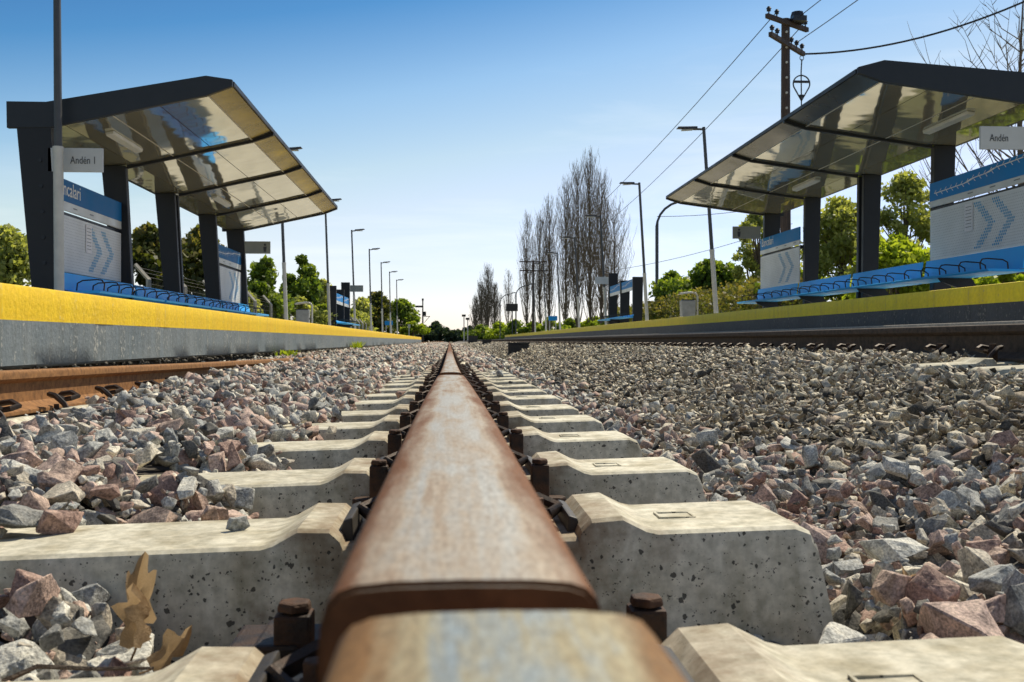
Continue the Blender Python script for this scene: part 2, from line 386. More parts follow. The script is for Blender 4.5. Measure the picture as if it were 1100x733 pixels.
tinted = mix(nt, clf, tinted, (7.6,7.8,8.0))
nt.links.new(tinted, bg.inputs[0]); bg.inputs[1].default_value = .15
scene.render.engine = 'CYCLES'
scene.view_settings.view_transform = 'Standard'; scene.view_settings.look = 'None'; scene.view_settings.exposure = 0
scene.cycles.max_bounces = 6

# ------------------------------------------------------------------ ground and track bed
def sst(a, b, x): t = np.clip((x-a)/(b-a), 0, 1); return t*t*(3-2*t)
def bed_h(X, Y):
    """height of the ballast surface relative to the camera"""
    X = np.asarray(X, float); Y = np.asarray(Y, float)
    right = -.375 + .285*sst(.5, 2.15, X)
    far = sst(2.2, 6., Y)
    heap = -.262 + .03*sst(.35, .75, -X) + .022*far*sst(.45, 1.0, -X) + .035*sst(9., 18., Y)*sst(.45, 1.0, -X) - .085*(1-sst(3.6, 7., Y))*sst(1.0, 1.45, -X) - .05*far*sst(1.55, 2.1, -X)
    near_cut = (1-sst(1.15, 1.5, Y))*.06
    crib = -.375 + 0*X
    left = np.where(X < -.33, heap - near_cut, crib)
    t = sst(-.42, -.28, X); left = left*(1-t) + crib*t
    return np.where(X > .3, right, np.where(X < 0, left, crib))
gx = [-400, -60, -20, -9, -5.9, -3.0, 4.9, 8.2, 20, 60, 500]; gy = [-60, -4, 20, 60, 120, 300, 800, 3000]
mb = MB()
vs = [(x, y, Z(-.62)) for y in gy for x in gx]; nx = len(gx)
mb.add(vs, [(j*nx+i, j*nx+i+1, (j+1)*nx+i+1, (j+1)*nx+i) for j in range(len(gy)-1) for i in range(nx-1)])
tag(mb.build('ground', M['ground']), kind='structure')
xs = np.concatenate([np.linspace(-2.75, -.25, 26), np.linspace(-.2, .5, 6), np.linspace(.6, 5.0, 23)])
ys = np.concatenate([np.linspace(-1, 8, 46), np.geomspace(8.5, 260, 60)])
XX, YY = np.meshgrid(xs, ys)
HH = bed_h(XX, YY) - .045 - .012*(YY > 6) + .02*sst(18, 30, YY)
# right-hand track bed stays level under its own sleepers
V = np.stack([XX, YY, HH+H0], -1).reshape(-1, 3)
n = len(xs); idx = np.arange(len(ys)*n).reshape(len(ys), n)
F = np.stack([idx[:-1,:-1], idx[:-1,1:], idx[1:,1:], idx[1:,:-1]], -1).reshape(-1, 4)
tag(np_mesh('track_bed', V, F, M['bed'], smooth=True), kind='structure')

# ------------------------------------------------------------------ rails
HALF = [(0,0),(.018,-.0003),(.028,-.0012),(.0325,-.0028),(.0352,-.0058),(.0368,-.0115),(.0375,-.02),(.0375,-.034),(.030,-.042),(.0095,-.052),(.0082,-.09),(.0095,-.13),(.03,-.146),(.068,-.155),(.074,-.158),(.075,-.162),(.075,-.172)]
PROF = HALF + [(-x,z) for x,z in HALF[::-1] if x > 0]
def rail(name, pts, mat, label, group=None, sc=1.0, bevel_end=.0015):
    """pts: (x, y, height of the head relative to the camera)"""
    x0, y0, h0 = pts[0]
    mb = MB(); n = len(PROF)
    rows = []
    for (x, y, h) in pts:
        rows.append([(x + px*sc, y, Z(h) + pz*sc) for px, pz in PROF])
    vs = [p for r_ in rows for p in r_]
    fs = [(i*n+k, i*n+(k+1)%n, (i+1)*n+(k+1)%n, (i+1)*n+k) for i in range(len(rows)-1) for k in range(n)]
    fs += [tuple(range(n)), tuple((len(rows)-1)*n+k for k in range(n))[::-1]]
    mb.add(vs, fs)
    OFF['__r'] = Vector((x0, 0, Z(h0)))
    class P: name = '__r'
    off = OFF['__r']
    me = bpy.data.meshes.new(name); me.from_pydata([(a-off.x, b, c-off.z) for a,b,c in mb.v], [], mb.f)
    bm = bmesh.new(); bm.from_mesh(me); bmesh.ops.recalc_face_normals(bm, faces=bm.faces)
    if bevel_end:
        es = [e for e in bm.edges if len(e.link_faces)==2 and e.calc_face_angle(0) > 1.2 and (abs(e.verts[0].co.y-pts[0][1])<1e-5 and abs(e.verts[1].co.y-pts[0][1])<1e-5 or abs(e.verts[0].co.y-pts[-1][1])<1e-5 and abs(e.verts[1].co.y-pts[-1][1])<1e-5)]
        bmesh.ops.bevel(bm, geom=es, offset=bevel_end, segments=2, affect='EDGES')
    bm.to_mesh(me); bm.free()
    me.polygons.foreach_set('use_smooth', [True]*len(me.polygons)); me.set_sharp_from_angle(angle=R(35))
    me.materials.append(mat)
    o = bpy.data.objects.new(name, me); col.objects.link(o); o.location = (off.x, 0, off.z)
    return tag(o, label, 'rail', group)
def hr(d): return float(-np.interp(d, [0,.3,.86,1.2,2.0,2.65,6,14,40,100,300], [.062,.062,.0635,.0665,.076,.086,.095,.108,.112,.105,.1]))
rail('rail', [(.0112, -.6, -.0605), (.0112, 0, -.0605), (.0108, .2335, -.0605)], M['rail_near'], 'blurred rail end nearest the camera, before the wide joint gap')
rail('rail', [(.0035, y, hr(y)) for y in np.linspace(.268, 2.645, 14)], M['rail'], 'short rusty rail between the two joints, running away under the camera')
rail('rail', [(.003 - .003*min(1, y/20), y, hr(y)+.006*max(0., 1-(y-2.66)/1.2)-.006*min(1, (y-2.66)/3)) for y in np.concatenate([np.linspace(2.668, 10, 10), np.geomspace(11, 320, 24)])], M['rail'], 'long rail beyond the second joint running to the horizon', sc=.80)
def hl(d): return float(-np.interp(d, [0,3.9,7.2,13,28,45,70,300], [.09,.112,.149,.200,.195,.14,.08,.06]))
rail('rail', [(-1.746, y, hl(y)) for y in np.concatenate([np.linspace(-1, 30, 40), np.geomspace(31, 320, 20)])], M['rail_left'], 'orange rusty rail beside the left platform wall')
rail('rail', [(2.62, y, .079) for y in np.concatenate([np.linspace(-1, 20, 8), np.geomspace(22, 320, 10)])], M['rail_right'], 'dark rail of the right track, the one nearer the camera')
rail('rail', [(4.366, y, .156) for y in np.concatenate([np.linspace(-1, 20, 8), np.geomspace(22, 320, 10)])], M['rail_glint'], 'pale far rail of the right track, close to the right platform')

# ------------------------------------------------------------------ sleepers with their fastenings
def sleeper_mesh(xl, xr, seats, tilt, z_flat, hw=.115, bot=-.23, detail=True, x_ref=.35):
    st = [xl]
    st2 = []
    for s in seats:
        for dx, dz in ((-.25,0),(-.235,.004),(-.205,.02),(-.165,.018),(-.152,.006),(-.148,-.004),(.148,-.004),(.152,.006),(.165,.018),(.205,.02),(.235,.004),(.25,0)): st2.append((s+dx, dz))
    stations = [(xl+.035, -.022, True), (xl+.042, -.008, False), (xl+.062, 0, False)] + [(x,dz,False) for x,dz in sorted(st2)] + [(xr-.062, 0, False), (xr-.042,-.008,False), (xr-.035,-.022,True)]
    stations = [s for s in stations]
    def sec(x, dz):
        zt = z_flat + dz
        return [(-hw-.03, bot), (-hw, zt-.012), (-hw+.003, zt-.004), (-hw+.011, zt), (0, zt), (hw-.011, zt), (hw-.003, zt-.004), (hw, zt-.012), (hw+.03, bot)]
    vs, n = [], 9
    for i, (x, dz, end) in enumerate(stations):
        for (y, z) in sec(x, dz):
            xx = x
            if i == 0: xx = x - .035*(z_flat+dz-z)/max(.001, z_flat+dz-bot)
            if i == len(stations)-1: xx = x + .035*(z_flat+dz-z)/max(.001, z_flat+dz-bot)
            vs.append((xx, y, z + tilt*(xx-x_ref)))
    fs = [(i*n+k, i*n+k+1, (i+1)*n+k+1, (i+1)*n+k) for i in range(len(stations)-1) for k in range(n-1)]
    fs += [tuple(range(n)), tuple((len(stations)-1)*n+k for k in range(n))[::-1]]
    return vs, fs
def clip_mb(cx, side, z, s=1.0):
    """spring clip: a bent bar looping over the rail foot"""
    mb = MB(); pts = []
    P_ = [(-.055,.085,0),(-.058,.075,.02),(-.045,.04,.045),(-.025,.012,.048),(0,.02,.04),(.01,.05,.03),(.0,.075,.034),(.02,.09,.04),(.04,.06,.05),(.055,.02,.045),(.05,.0,.028)]
    pts = [(cx + side*(.055+u*.9)*s, t*s, z + v*s) for t, u, v in P_]
    mb.tube(pts, .0085*s, 6); return mb
# the near track: the sleepers under the long rail
ncount = 110
SL_Y = [.705] + [1.30+.115 + .6*k for k in range(ncount-1)]
zf = -.24
vsS, fsS = sleeper_mesh(-2.26, .505, (.015, -1.74), .028, 0, bot=-.23)
labels = {0: 'sleeper end at the very bottom of the view, nearest the camera', 1: 'broad pale concrete sleeper with a small stone lying on its left half',
          2: 'second full concrete sleeper from the camera, crossing just behind the stone topped one', 3: 'third full concrete sleeper from the camera, between the second and fourth',
          4: 'fourth full concrete sleeper from the camera', 5: 'fifth full concrete sleeper from the camera', 6: 'sixth full concrete sleeper from the camera', 7: 'seventh full concrete sleeper from the camera'}
proto = None
SLEEPERS = []
for i, y in enumerate(SL_Y):
    lab = labels.get(i, 'distant concrete sleeper of the near track, half buried in ballast'); grp = 'concrete sleepers of the near track'
    if proto is None:
        OFF['sl'] = Vector()
        root = MB(); root.add(vsS, fsS); o = root.build('sleeper', M['sleeper'], None, smooth=24); OFF[o.name] = Vector((0,0,0))
        for cx, sd_ in ((.015, 1), (.015, -1), (-1.74, 1), (-1.74, -1)):
            zc = .028*(cx-.35)
            c = clip_mb(cx, sd_, zc - (.022 if cx > 0 else -.012), 1.0 if cx > 0 else 1.35).build('spring_clip', M['dark_iron'], o, smooth=50)
            b = MB(); b.box((cx+sd_*.09, -.012, zc-.02), (cx+sd_*.118, .016, zc+.018)); b.tube([(cx+sd_*.104,.002,zc+.01),(cx+sd_*.104,.002,zc+.034)], .011, 6)
            b.build('clip_bolt', M['rust'], o, bevel=.002)
            a = MB(); a.prism([(cx+sd_*.138, zc-.012), (cx+sd_*.160, zc-.012), (cx+sd_*.152, zc+.018), (cx+sd_*.140, zc+.022)], -.07, .07)
            a.build('clip_insulator', M['rubber'], o, bevel=.003)
        for cx, sd_ in ((.02, 1), (.02, -1)):         # upright square bolt standing against the front face
            b = MB(); b.box((cx+sd_*.128, -.172, -.045), (cx+sd_*.160, -.140, .020)); b.tube([(cx+sd_*.144,-.156,.0215),(cx+sd_*.144,-.156,.030)], [.017,.015], 6); b.tube([(cx+sd_*.17,-.155,-.05),(cx+sd_*.17,-.155,-.038)], .022, 7)
            b.build('square_bolt', M['rust'], o, bevel=.003)
        m_ = MB()
        for (a0,b0,a1,b1) in ((.285,-.022,.335,-.019),(.285,.019,.335,.022),(.285,-.019,.288,.019),(.332,-.019,.335,.019)):
            m_.add([(a0,b0,-.0018),(a1,b0,-.0018),(a1,b1,-.0018),(a0,b1,-.0018),(a0,b0,.0008),(a1,b0,.0008),(a1,b1,.0008),(a0,b1,.0008)], [(0,3,2,1),(4,5,6,7),(0,1,5,4),(1,2,6,5),(2,3,7,6),(3,0,4,7)])
        m_.build('mould_mark', M['sleeper'], o)
        proto = o; root_o = o
        bolts = [c for c in o.children if c.name.startswith('square_bolt')]
    else:
        root_o = proto.copy(); col.objects.link(root_o)
        for ch in proto.children:
            if i > 40 and not ch.name.startswith('clip_bolt'): continue
            c = ch.copy(); col.objects.link(c); c.parent = root_o
    dz = 0 if i < 8 else -.012*min(1, (i-8)/20)
    root_o.location = (random.uniform(-.006,.006) if i > 1 else 0, y, Z(zf + dz + (random.uniform(-.003,.003) if i > 1 else 0)))
    root_o.rotation_euler = (0, 0, random.uniform(-.006,.006) if i > 1 else 0)
    tag(root_o, lab, 'sleeper', grp); SLEEPERS.append((y, root_o))
    for o_ in (root_o,): pass
# nearest sleeper: its bolts stand behind it, by the joint -> move the front pair of the nearest one to its far side
for ch in SLEEPERS[0][1].children:
    if ch.name.startswith('square_bolt'):
        sg = 1 if min(v.co.x for v in ch.data.vertices) > 0 else -1
        ch.location = (.012*sg, .37, -.018)
for ch in list(SLEEPERS[1][1].children):
    if ch.name.startswith('square_bolt'): bpy.data.objects.remove(ch)
# rusty base plate under the nearest bolts
mb = MB(); mb.box((-.20,.86,Z(-.30)), (-.095,1.02,Z(-.275))); mb.box((-.17,.90,Z(-.275)), (-.13,.99,Z(-.262)))
tag(mb.build('base_plate', M['dark_iron'], None, bevel=.004), 'dark rusty plate in the ballast left of the nearest rail joint', 'plate')
# the right track
vsR, fsR = sleeper_mesh(-.52, 2.25, (0, 1.746), .044, 0, bot=-.2, x_ref=0)
protoR = None
for i in range(100):
    y = 4.05 + .575*i if i < 12 else 4.05+.575*12 + .6*(i-12)
    if protoR is None:
        o = MB().add(vsR, fsR).build('sleeper', M['sleeper'], None, smooth=40); OFF[o.name] = Vector()
        for cx, sd_ in ((0,-1),):
            clip_mb(cx, sd_, 0, 1.25).build('spring_clip', M['dark_iron'], o, smooth=50)
            b = MB(); b.box((cx+sd_*.09,-.015,-.01), (cx+sd_*.125,.02,.05)); b.tube([(cx+sd_*.107,.0,.04),(cx+sd_*.107,.0,.075)], .016, 6)
            b.build('clip_bolt', M['rust'], o, bevel=.002)
        protoR = o; ro = o
    else:
        ro = protoR.copy(); col.objects.link(ro)
        for ch in protoR.children:
            c = ch.copy(); col.objects.link(c); c.parent = ro
    ro.location = (2.62 + random.uniform(-.02,.02), y, Z(-.088)); ro.rotation_euler = (0,0,random.uniform(-.008,.008))
    tag(ro, {0: 'concrete sleeper of the right track at the right edge of the view', 1: 'pale sleeper end standing clear of the tan gravel beside the right rail'}.get(i, 'concrete sleeper of the right track sunk in tan gravel under the dark rail'), 'sleeper', 'concrete sleepers of the right track')

# ------------------------------------------------------------------ ballast stones
def hull_stone(seed, npts, flat, lvl):
    rs = random.Random(seed); bm = bmesh.new()
    sx, sy, sz = 1, rs.uniform(.52,.92), rs.uniform(.36,.68)*flat
    for _ in range(npts):
        v = Vector((rs.gauss(0,1), rs.gauss(0,1), rs.gauss(0,1))).normalized() * rs.uniform(.8, 1.0)
        # boxier than a ball
        v = Vector([math.copysign(abs(c)**.75, c) for c in v])
        bm.verts.new((v.x*sx, v.y*sy, v.z*sz))
    bmesh.ops.convex_hull(bm, input=bm.verts)
    bmesh.ops.delete(bm, geom=[v for v in bm.verts if not v.link_faces], context='VERTS')
    bmesh.ops.dissolve_limit(bm, angle_limit=R(14), verts=bm.verts, edges=bm.edges)
    if lvl:
        bmesh.ops.bevel(bm, geom=list(bm.edges), offset=.028, segments=1, affect='EDGES', clamp_overlap=True)
    bmesh.ops.triangulate(bm, faces=bm.faces)
    if lvl > 1:
        bmesh.ops.subdivide_edges(bm, edges=list(bm.edges), cuts=1, use_grid_fill=True)
        bmesh.ops.triangulate(bm, faces=bm.faces)
        if lvl > 2:
            bmesh.ops.subdivide_edges(bm, edges=[e for e in bm.edges if e.calc_length() > .22], cuts=1, use_grid_fill=True)
            bmesh.ops.triangulate(bm, faces=bm.faces)
        o_ = Vector((seed*3.1, seed*1.7, 0))
        for v in bm.verts:
            p = v.co + o_
            k = mnoise.noise(p*2.2)*.05 + mnoise.noise(p*6.5)*.035
            v.co += v.co.normalized()*k
    s = max(max(abs(v.co.x), abs(v.co.y)) for v in bm.verts)
    V = np.array([v.co/s for v in bm.verts]); bm.verts.index_update()
    F = np.array([[v.index for v in f.verts] for f in bm.faces]); bm.free()
    return V, F
NV = 20
LOW = [hull_stone(100+i, 8, 1., 0) for i in range(NV)]
MID = [hull_stone(200+i, 9, 1., 1) for i in range(NV)]
HIG = [hull_stone(300+i, 10, 1., 3) for i in range(NV)]
LOWF = [hull_stone(400+i, 8, .68, 0) for i in range(NV)]
MIDF = [hull_stone(500+i, 8, .68, 1) for i in range(NV)]

def covered(X, Y):
    """True where a sleeper of the near track lies"""
    yy = np.asarray(Y); k = np.floor((yy-1.415+.3)/.6); c = 1.415 + .6*np.maximum(k, 0)
    d = np.abs(yy-c); d = np.minimum(d, np.abs(yy-.705))
    return d < .15
def scatter(x0, x1, y0, y1, dens, rmin, rmax, pow_=1.6, lift=0., jit=.012):
    area = (x1-x0)*(y1-y0); N = int(area*dens)
    X = rng.uniform(x0, x1, N); Y = rng.uniform(y0, y1, N)
    r = rmin + (rmax-rmin)*rng.random(N)**pow_
    keep = (X > -.56*Y-1.0) & (X < .66*Y+1.0)
    X, Y, r = X[keep], Y[keep], r[keep]
    Zc = bed_h(X, Y) + lift + rng.normal(0, jit, len(X)) - .25*r
    return np.stack([X, Y, Zc, r], -1)
def layers(x0, x1, y0, y1, k, rmin, rmax):
    a = scatter(x0, x1, y0, y1, 560*k, rmin, rmax, 1.3, -.022, .008)
    b = scatter(x0, x1, y0, y1, 400*k, rmin, rmax*1.08, 1.7, .006, .013)
    c = scatter(x0, x1, y0, y1, 700*k, rmin*.5, rmin*1.1, 1.2, -.002, .012)
    return np.concatenate([a, b, c])
EDGE = 1.0
pink, tan = [], []
LOD = [(.45, 2.6), (2.6, 6), (6, 14), (14, 34), (34, 100)]
KS =   [1.15, 1.1, .62, .28, .07]
RS =   [(.014,.037), (.014,.037), (.018,.040), (.028,.05), (.05,.085)]
def bumpy(a, amp):
    for q in a: q[2] += amp*mnoise.noise((q[0]*2.3, q[1]*2.3, 3.)) ; q[2] += amp*.6*mnoise.noise((q[0]*6, q[1]*6, 9.))
    return a
for (y0, y1), k, (ra, rb) in zip(LOD, KS, RS):
    lv = LOD.index((y0, y1))
    left = layers(-2.45, -.30, y0, y1, k, ra, rb)
    # ragged foot of the heap over the sleepers
    e = .20*(1-sst(1.2, 3.3, left[:,1])) + .10*sst(1.5, 1.8, left[:,1])*(1-sst(2.8, 4.2, left[:,1])) + np.array([.365 + .075*mnoise.noise((0, q[1]*1.7, 1.)) + .05*mnoise.noise((0, q[1]*6, 4.)) for q in left])
    e = e - .22*sst(5.5, 13., left[:,1]); nearrow = left[:,1] < 1.12
    e = np.where(nearrow, .26, e)
    sl = covered(left[:,0], left[:,1])
    drop = np.abs(left[:,0]+1.746) < .125                      # keep the left rail free
    seat = (np.abs(left[:,0]+1.66) < .42) & (left[:,1] < 5.3) & sl
    left = left[((-left[:,0] > e) | (~sl & (left[:,1] > .93))) & ~drop & ~seat]
    bumpy(left, .028)
    # no stones above the rail head
    near_rail = np.abs(left[:,0]+1.746) < .24
    left[near_rail, 2] = np.minimum(left[near_rail, 2], np.array([hl(y)-.125 for y in left[near_rail,1]]))
    pink.append((lv, left))
    if y0 < 9:
        for (xa, xb) in ((-.30, -.12), (.14, .52)):              # cribs between the sleepers
            c = scatter(xa, xb, y0, min(y1, 9), 900*k, ra, rb, 1.3, -.015, .012); c = c[~covered(c[:,0], c[:,1])]
            pink.append((lv, c))
    if y1 > 6:                                                   # farther on the stones lie over the sleepers too
        for (xa, xb) in ((-.34, -.11), (.12, .56)):
            c = scatter(xa, xb, max(y0, 6.), y1, 900*k, ra, rb, 1.3, 0, .01); c[:,2] = -.262 + .028*c[:,0] + rng.normal(0,.012,len(c)) + .012*sst(7, 14, c[:,1])
            c = c[rng.random(len(c)) < sst(6., 14., c[:,1])]; pink.append((lv, c))
    ed = lambda q: .86 + .12*mnoise.noise((5., q[1]*.8, 1.)) + .09*mnoise.noise((5., q[1]*3.5, 2.)) + (.35 if q[1] < 2.2 else .35*max(0, (3.6-q[1])/1.4) if q[1] < 3.6 else 0)
    rt = layers(.515, 1.7, y0, y1, k, ra, rb); rt = np.array([q for q in rt if q[0] < ed(q) + rng.normal(0,.05) and (q[0] > .53+q[3]*.5 or not covered(q[0], q[1]))])
    if len(rt): bumpy(rt, .03); pink.append((lv, rt))
    fk = 1.35 if lv < 3 else 1.
    tn = layers(.6, 2.56, y0, y1, k*fk*1.15, ra*.74, rb*.72); tn = np.array([q for q in tn if q[0] >= ed(q) + rng.normal(0,.05) - .03])
    if len(tn):
        # the two sleeper ends that stand clear
        clear = (tn[:,0] > 2.1) & (((np.abs(tn[:,1]-4.05) < .16)) | (np.abs(tn[:,1]-4.625) < .16)); clear |= (tn[:,0] > 2.02) & (tn[:,1] > 3.6) & (tn[:,1] < 4.55) & (rng.random(len(tn)) < .0)
        tn = tn[~clear]
        drop_f = (tn[:,0] > 1.75) & (tn[:,1] > 3.3) & (tn[:,1] < 4.75); tn[drop_f, 2] -= .05
        bumpy(tn, .022); tan.append((lv, tn))
# bare dirt strip between right track's rails
tn = scatter(2.7, 4.8, 2, 40, 120, .02, .04, 1.3, -.02, .01); tan.append((3, tn))
# the two tracks of stones actually seen biggest become things
def proj(q):
    X, Y, h = q[:,0], q[:,1], q[:,2]
    c, s = math.cos(R(YAW)), math.sin(R(YAW)); xc = X*c - Y*s; zc = np.maximum(X*s + Y*c, .05)
    return 550 + 1112*xc/zc, 366.5 - 1112*h/zc, 1112*q[:,3]/zc
cands = []
for kind, lst in (('p', pink), ('t', tan)):
    for li, (lv, q) in enumerate(lst):
        if lv > 1 or not len(q): continue
        px, py, pr = proj(q)
        top = q[:,2] > bed_h(q[:,0], q[:,1]) - .020
        ok = (px > 0) & (px < 1100) & (py > 366) & (py < 735) & top & ~((q[:,0] > -.30) & (q[:,0] < .5))
        for j in np.nonzero(ok)[0]: cands.append((pr[j], kind, li, j))
cands.sort(key=lambda t: -t[0])
single = set((k, li, j) for _, k, li, j in cands[:296])
def tint_name(t, kind):
    tab = [(0,'light grey'),(.15,'dark grey'),(.28,'pinkish'),(.40,'cream'),(.49,'reddish brown'),(.60,'mid grey'),(.72,'beige'),(.82,'pink brown'),(.92,'blackish')] if kind == 'p' else [(0,'tan'),(.2,'brown'),(.38,'cream'),(.54,'grey'),(.68,'dark brown'),(.80,'reddish tan'),(.88,'blackish')]
    n = tab[0][1]
    for p, s in tab:
        if t >= p: n = s
    return n
def rmat(N):
    q = rng.normal(size=(N,4)); 
    q[:,1:3] *= .45                                        # mostly lying flat, any heading
    q /= np.linalg.norm(q, axis=1)[:,None]
    w_, x, y, z = q.T
    return np.stack([1-2*(y*y+z*z), 2*(x*y-z*w_), 2*(x*z+y*w_), 2*(x*y+z*w_), 1-2*(x*x+z*z), 2*(y*z-x*w_), 2*(x*z-y*w_), 2*(y*z+x*w_), 1-2*(x*x+y*y)], -1).reshape(-1,3,3)
stone_meshes = {}
def stone_object(pos, r, Rm, var, tint, kind, label, group):
    key = ('HI', var)
    if key not in stone_meshes:
        V, F = HIG[var]; me = bpy.data.meshes.new('ballast_stone'); me.from_pydata(V.tolist(), [], F.tolist()); me.materials.append(M['stone_obj'])
        me.update(); stone_meshes[key] = me
    o = bpy.data.objects.new('ballast_stone', stone_meshes[key]); col.objects.link(o)
    o.matrix_world = Matrix.Translation((pos[0], pos[1], Z(pos[2]))) @ Matrix(Rm.tolist()).to_4x4() @ Matrix.Diagonal((r,r,r,1))
    o.color = (tint, 0, 0, 1)
    if kind == 't':
        o.material_slots[0].link = 'OBJECT'; o.material_slots[0].material = M['tan_obj']
    return tag(o, label, 'stone', group)
def region(x, y):
    if x < -.15:
        return 'at the bottom left before the first full sleeper' if y < 1.3 else ('on the left heap beside the nearer sleepers' if y < 2.4 else 'on the left heap farther along')
    return 'right of the first full sleeper end' if y < 1.75 else ('right of the nearer sleeper ends' if y < 2.6 else 'between the tracks, farther along')
def emit(kind, lst, mat, name, label):
    Vs, Fs, Ts = [], [], []; base = 0
    for li, (lv, q) in enumerate(lst):
        N = len(q)
        if not N: continue
        Rm = rmat(N); tint = rng.random(N)*.999; var = rng.integers(0, NV, N)
        isS = np.array([(kind, li, j) in single for j in range(N)])
        for j in np.nonzero(isS)[0]:
            stone_object(q[j,:3], q[j,3]*1.12, Rm[j], int(var[j]), float(tint[j]), kind, '%s angular ballast stone %s' % (tint_name(tint[j], kind), region(q[j,0], q[j,1])), 'ballast stones nearest the camera')
        lib = [HIG, MID, LOW, LOW, LOW][lv] if kind == 'p' else [HIG, MIDF, LOWF, LOWF, LOWF][lv]
        for v in range(NV):
            m_ = (var == v) & ~isS
            if not m_.any(): continue
            Vb, Fb = lib[v]; n = m_.sum()
            P = np.einsum('nij,vj->nvi', Rm[m_], Vb) * q[m_,3][:,None,None]*1.12 + (q[m_,:3] + np.array([0,0,H0]))[:,None,:]
            Vs.append(P.reshape(-1,3)); Fs.append((Fb[None] + (np.arange(n)*len(Vb))[:,None,None] + base).reshape(-1,3))
            Ts.append(np.repeat(tint[m_], len(Vb))); base += n*len(Vb)
    o = np_mesh(name, np.concatenate(Vs), np.concatenate(Fs), mat, np.concatenate(Ts))
    return tag(o, label, 'ballast', kind='stuff')
emit('p', pink, M['stone'], 'ballast', 'coarse grey and pink crushed stone ballast around the near track')
emit('t', tan, M['tan'], 'gravel', 'finer tan gravel between the near track and the right track')
# single stones the photograph shows apart
def one(px, py, d, r, var, tint, label, rot=0, lift=0):
    xc = (px-550)/1112; c, s = math.cos(R(YAW)), math.sin(R(YAW))
    stone_object((d*(xc*c+s), d*(c-xc*s), d*(366.5-py)/1112+lift), r, np.array(Matrix.Rotation(rot, 3, 'Z')), var, tint, 'p', label, None)
one(255, 563, 1.41, .0165, 3, .65, 'small grey stone lying alone on the left half of the first full sleeper', .4)
one(431, 425, 4.35, .03, 5, .52, 'reddish stone sitting on a sleeper close to the left side of the rail', 1.)
one(355, 462, 2.75, .02, 6, .74, 'little beige stone on the fourth sleeper left of the rail', 1.)
one(20, 560, 1.42, .044, 2, .2, 'big grey stone on the left edge of the view upon the first full sleeper', .3)
one(65, 562, 1.43, .033, 8, .52, 'flat reddish stone beside the big grey one on the first full sleeper', .9)
one(50, 640, 1.14, .042, 1, .3, 'large pink stone leaning on the front of the first full sleeper, far left', 1.2)
one(98, 522, 1.72, .036, 4, .02, 'light grey stone behind the left part of the first full sleeper', 2.2)
one(892, 688, 1.20, .048, 9, .01, 'large pale grey stone at the front corner of the first full sleeper end', .5)
one(1030, 672, 1.22, .058, 10, .3, 'largest pink stone at the bottom right of the view', 2.6)
one(960, 590, 1.52, .045, 11, .05, 'large light grey stone right of the first full sleeper end', .2)
one(965, 632, 1.33, .04, 12, .84, 'brownish pink stone in front of the large light grey one on the right', 1.7)
one(1075, 625, 1.35, .045, 13, .64, 'broad bluish stone near the right edge of the view', .2)

# ------------------------------------------------------------------ dry leaves and twigs
def dry_leaf(loc, size, rx, rz, curl, label, seed):
    rs = random.Random(seed); n = 26
    out = []
    for k in range(n):
        t = 2*math.pi*k/n
        lobe = 1 - .40*abs(math.sin(2.5*t))**1.3 + .05*rs.uniform(-1,1)
        out.append((math.sin(t)*lobe*.62, math.cos(t)*lobe + .1))
    mb = MB(); vs = []
    rings = [0, .3, .6, .85, 1]
    vs.append((0,0,0))
    for rr in rings[1:]:
        for (x, y) in out:
            X, Y = x*rr, y*rr
            z = curl*(abs(X)**1.5)*1.1 + curl*.5*max(0, Y)**2 - .22*curl*math.exp(-abs(X)*9) + .06*rs.uniform(-1,1)*rr
            vs.append((X*(1-.45*curl*abs(X)) + .12*curl*Y*Y, Y, z))
    fs = [(0, 1+k, 1+(k+1) % n) for k in range(n)]
    for q in range(len(rings)-2):
        fs += [(1+q*n+k, 1+(q+1)*n+k, 1+(q+1)*n+(k+1)%n, 1+q*n+(k+1)%n) for k in range(n)]
    mat4 = Matrix.Rotation(rz, 3, 'Z') @ Matrix.Rotation(rx, 3, 'X')
    vs = [mat4 @ (Vector(v)*size) for v in vs]
    mb.add(vs, fs)
    st = [mat4 @ (Vector((0, -.3-.25*k, .02*k*k))*size) for k in range(4)]
    mb.tube(st, size*.035, 5)
    o = mb.build('dry_leaf', M['dry_leaf'], None, smooth=60); o.location = loc
    return tag(o, label, 'leaf')
dry_leaf((-.325, 1.10, Z(-.270)), .042, R(60), R(25), 1.5, 'curled brown plane leaf standing up against the first full sleeper', 1)
dry_leaf((-.312, 1.07, Z(-.285)), .036, R(80), R(-35), 1.7, 'folded dry leaf overlapping the upright curled one', 2)
dry_leaf((-.275, 1.04, Z(-.312)), .030, R(30), R(-60), 1.4, 'dry leaf lying flat at the foot of the upright leaf', 3)
dry_leaf((.60, 1.30, Z(-.325)), .034, R(40), R(50), 1.1, 'small dry leaf among the stones at the bottom right', 4)
def twig(pts, r, label):
    mb = MB(); mb.tube(pts, [r*(1-.5*i/(len(pts)-1)) for i in range(len(pts))], 5); tag(mb.build('twig', M['bark'], None, smooth=60), label, 'twig')
twig([(-.42,.96,Z(-.315)), (-.38,.98,Z(-.30)), (-.33,.985,Z(-.305)), (-.28,1.0,Z(-.31))], .003, 'thin dry twig lying on the stones at the bottom left')
twig([(.24,1.22,Z(-.355)), (.30,1.19,Z(-.345)), (.36,1.2,Z(-.35))], .003, 'thin twig at the front foot of the first full sleeper, right side')

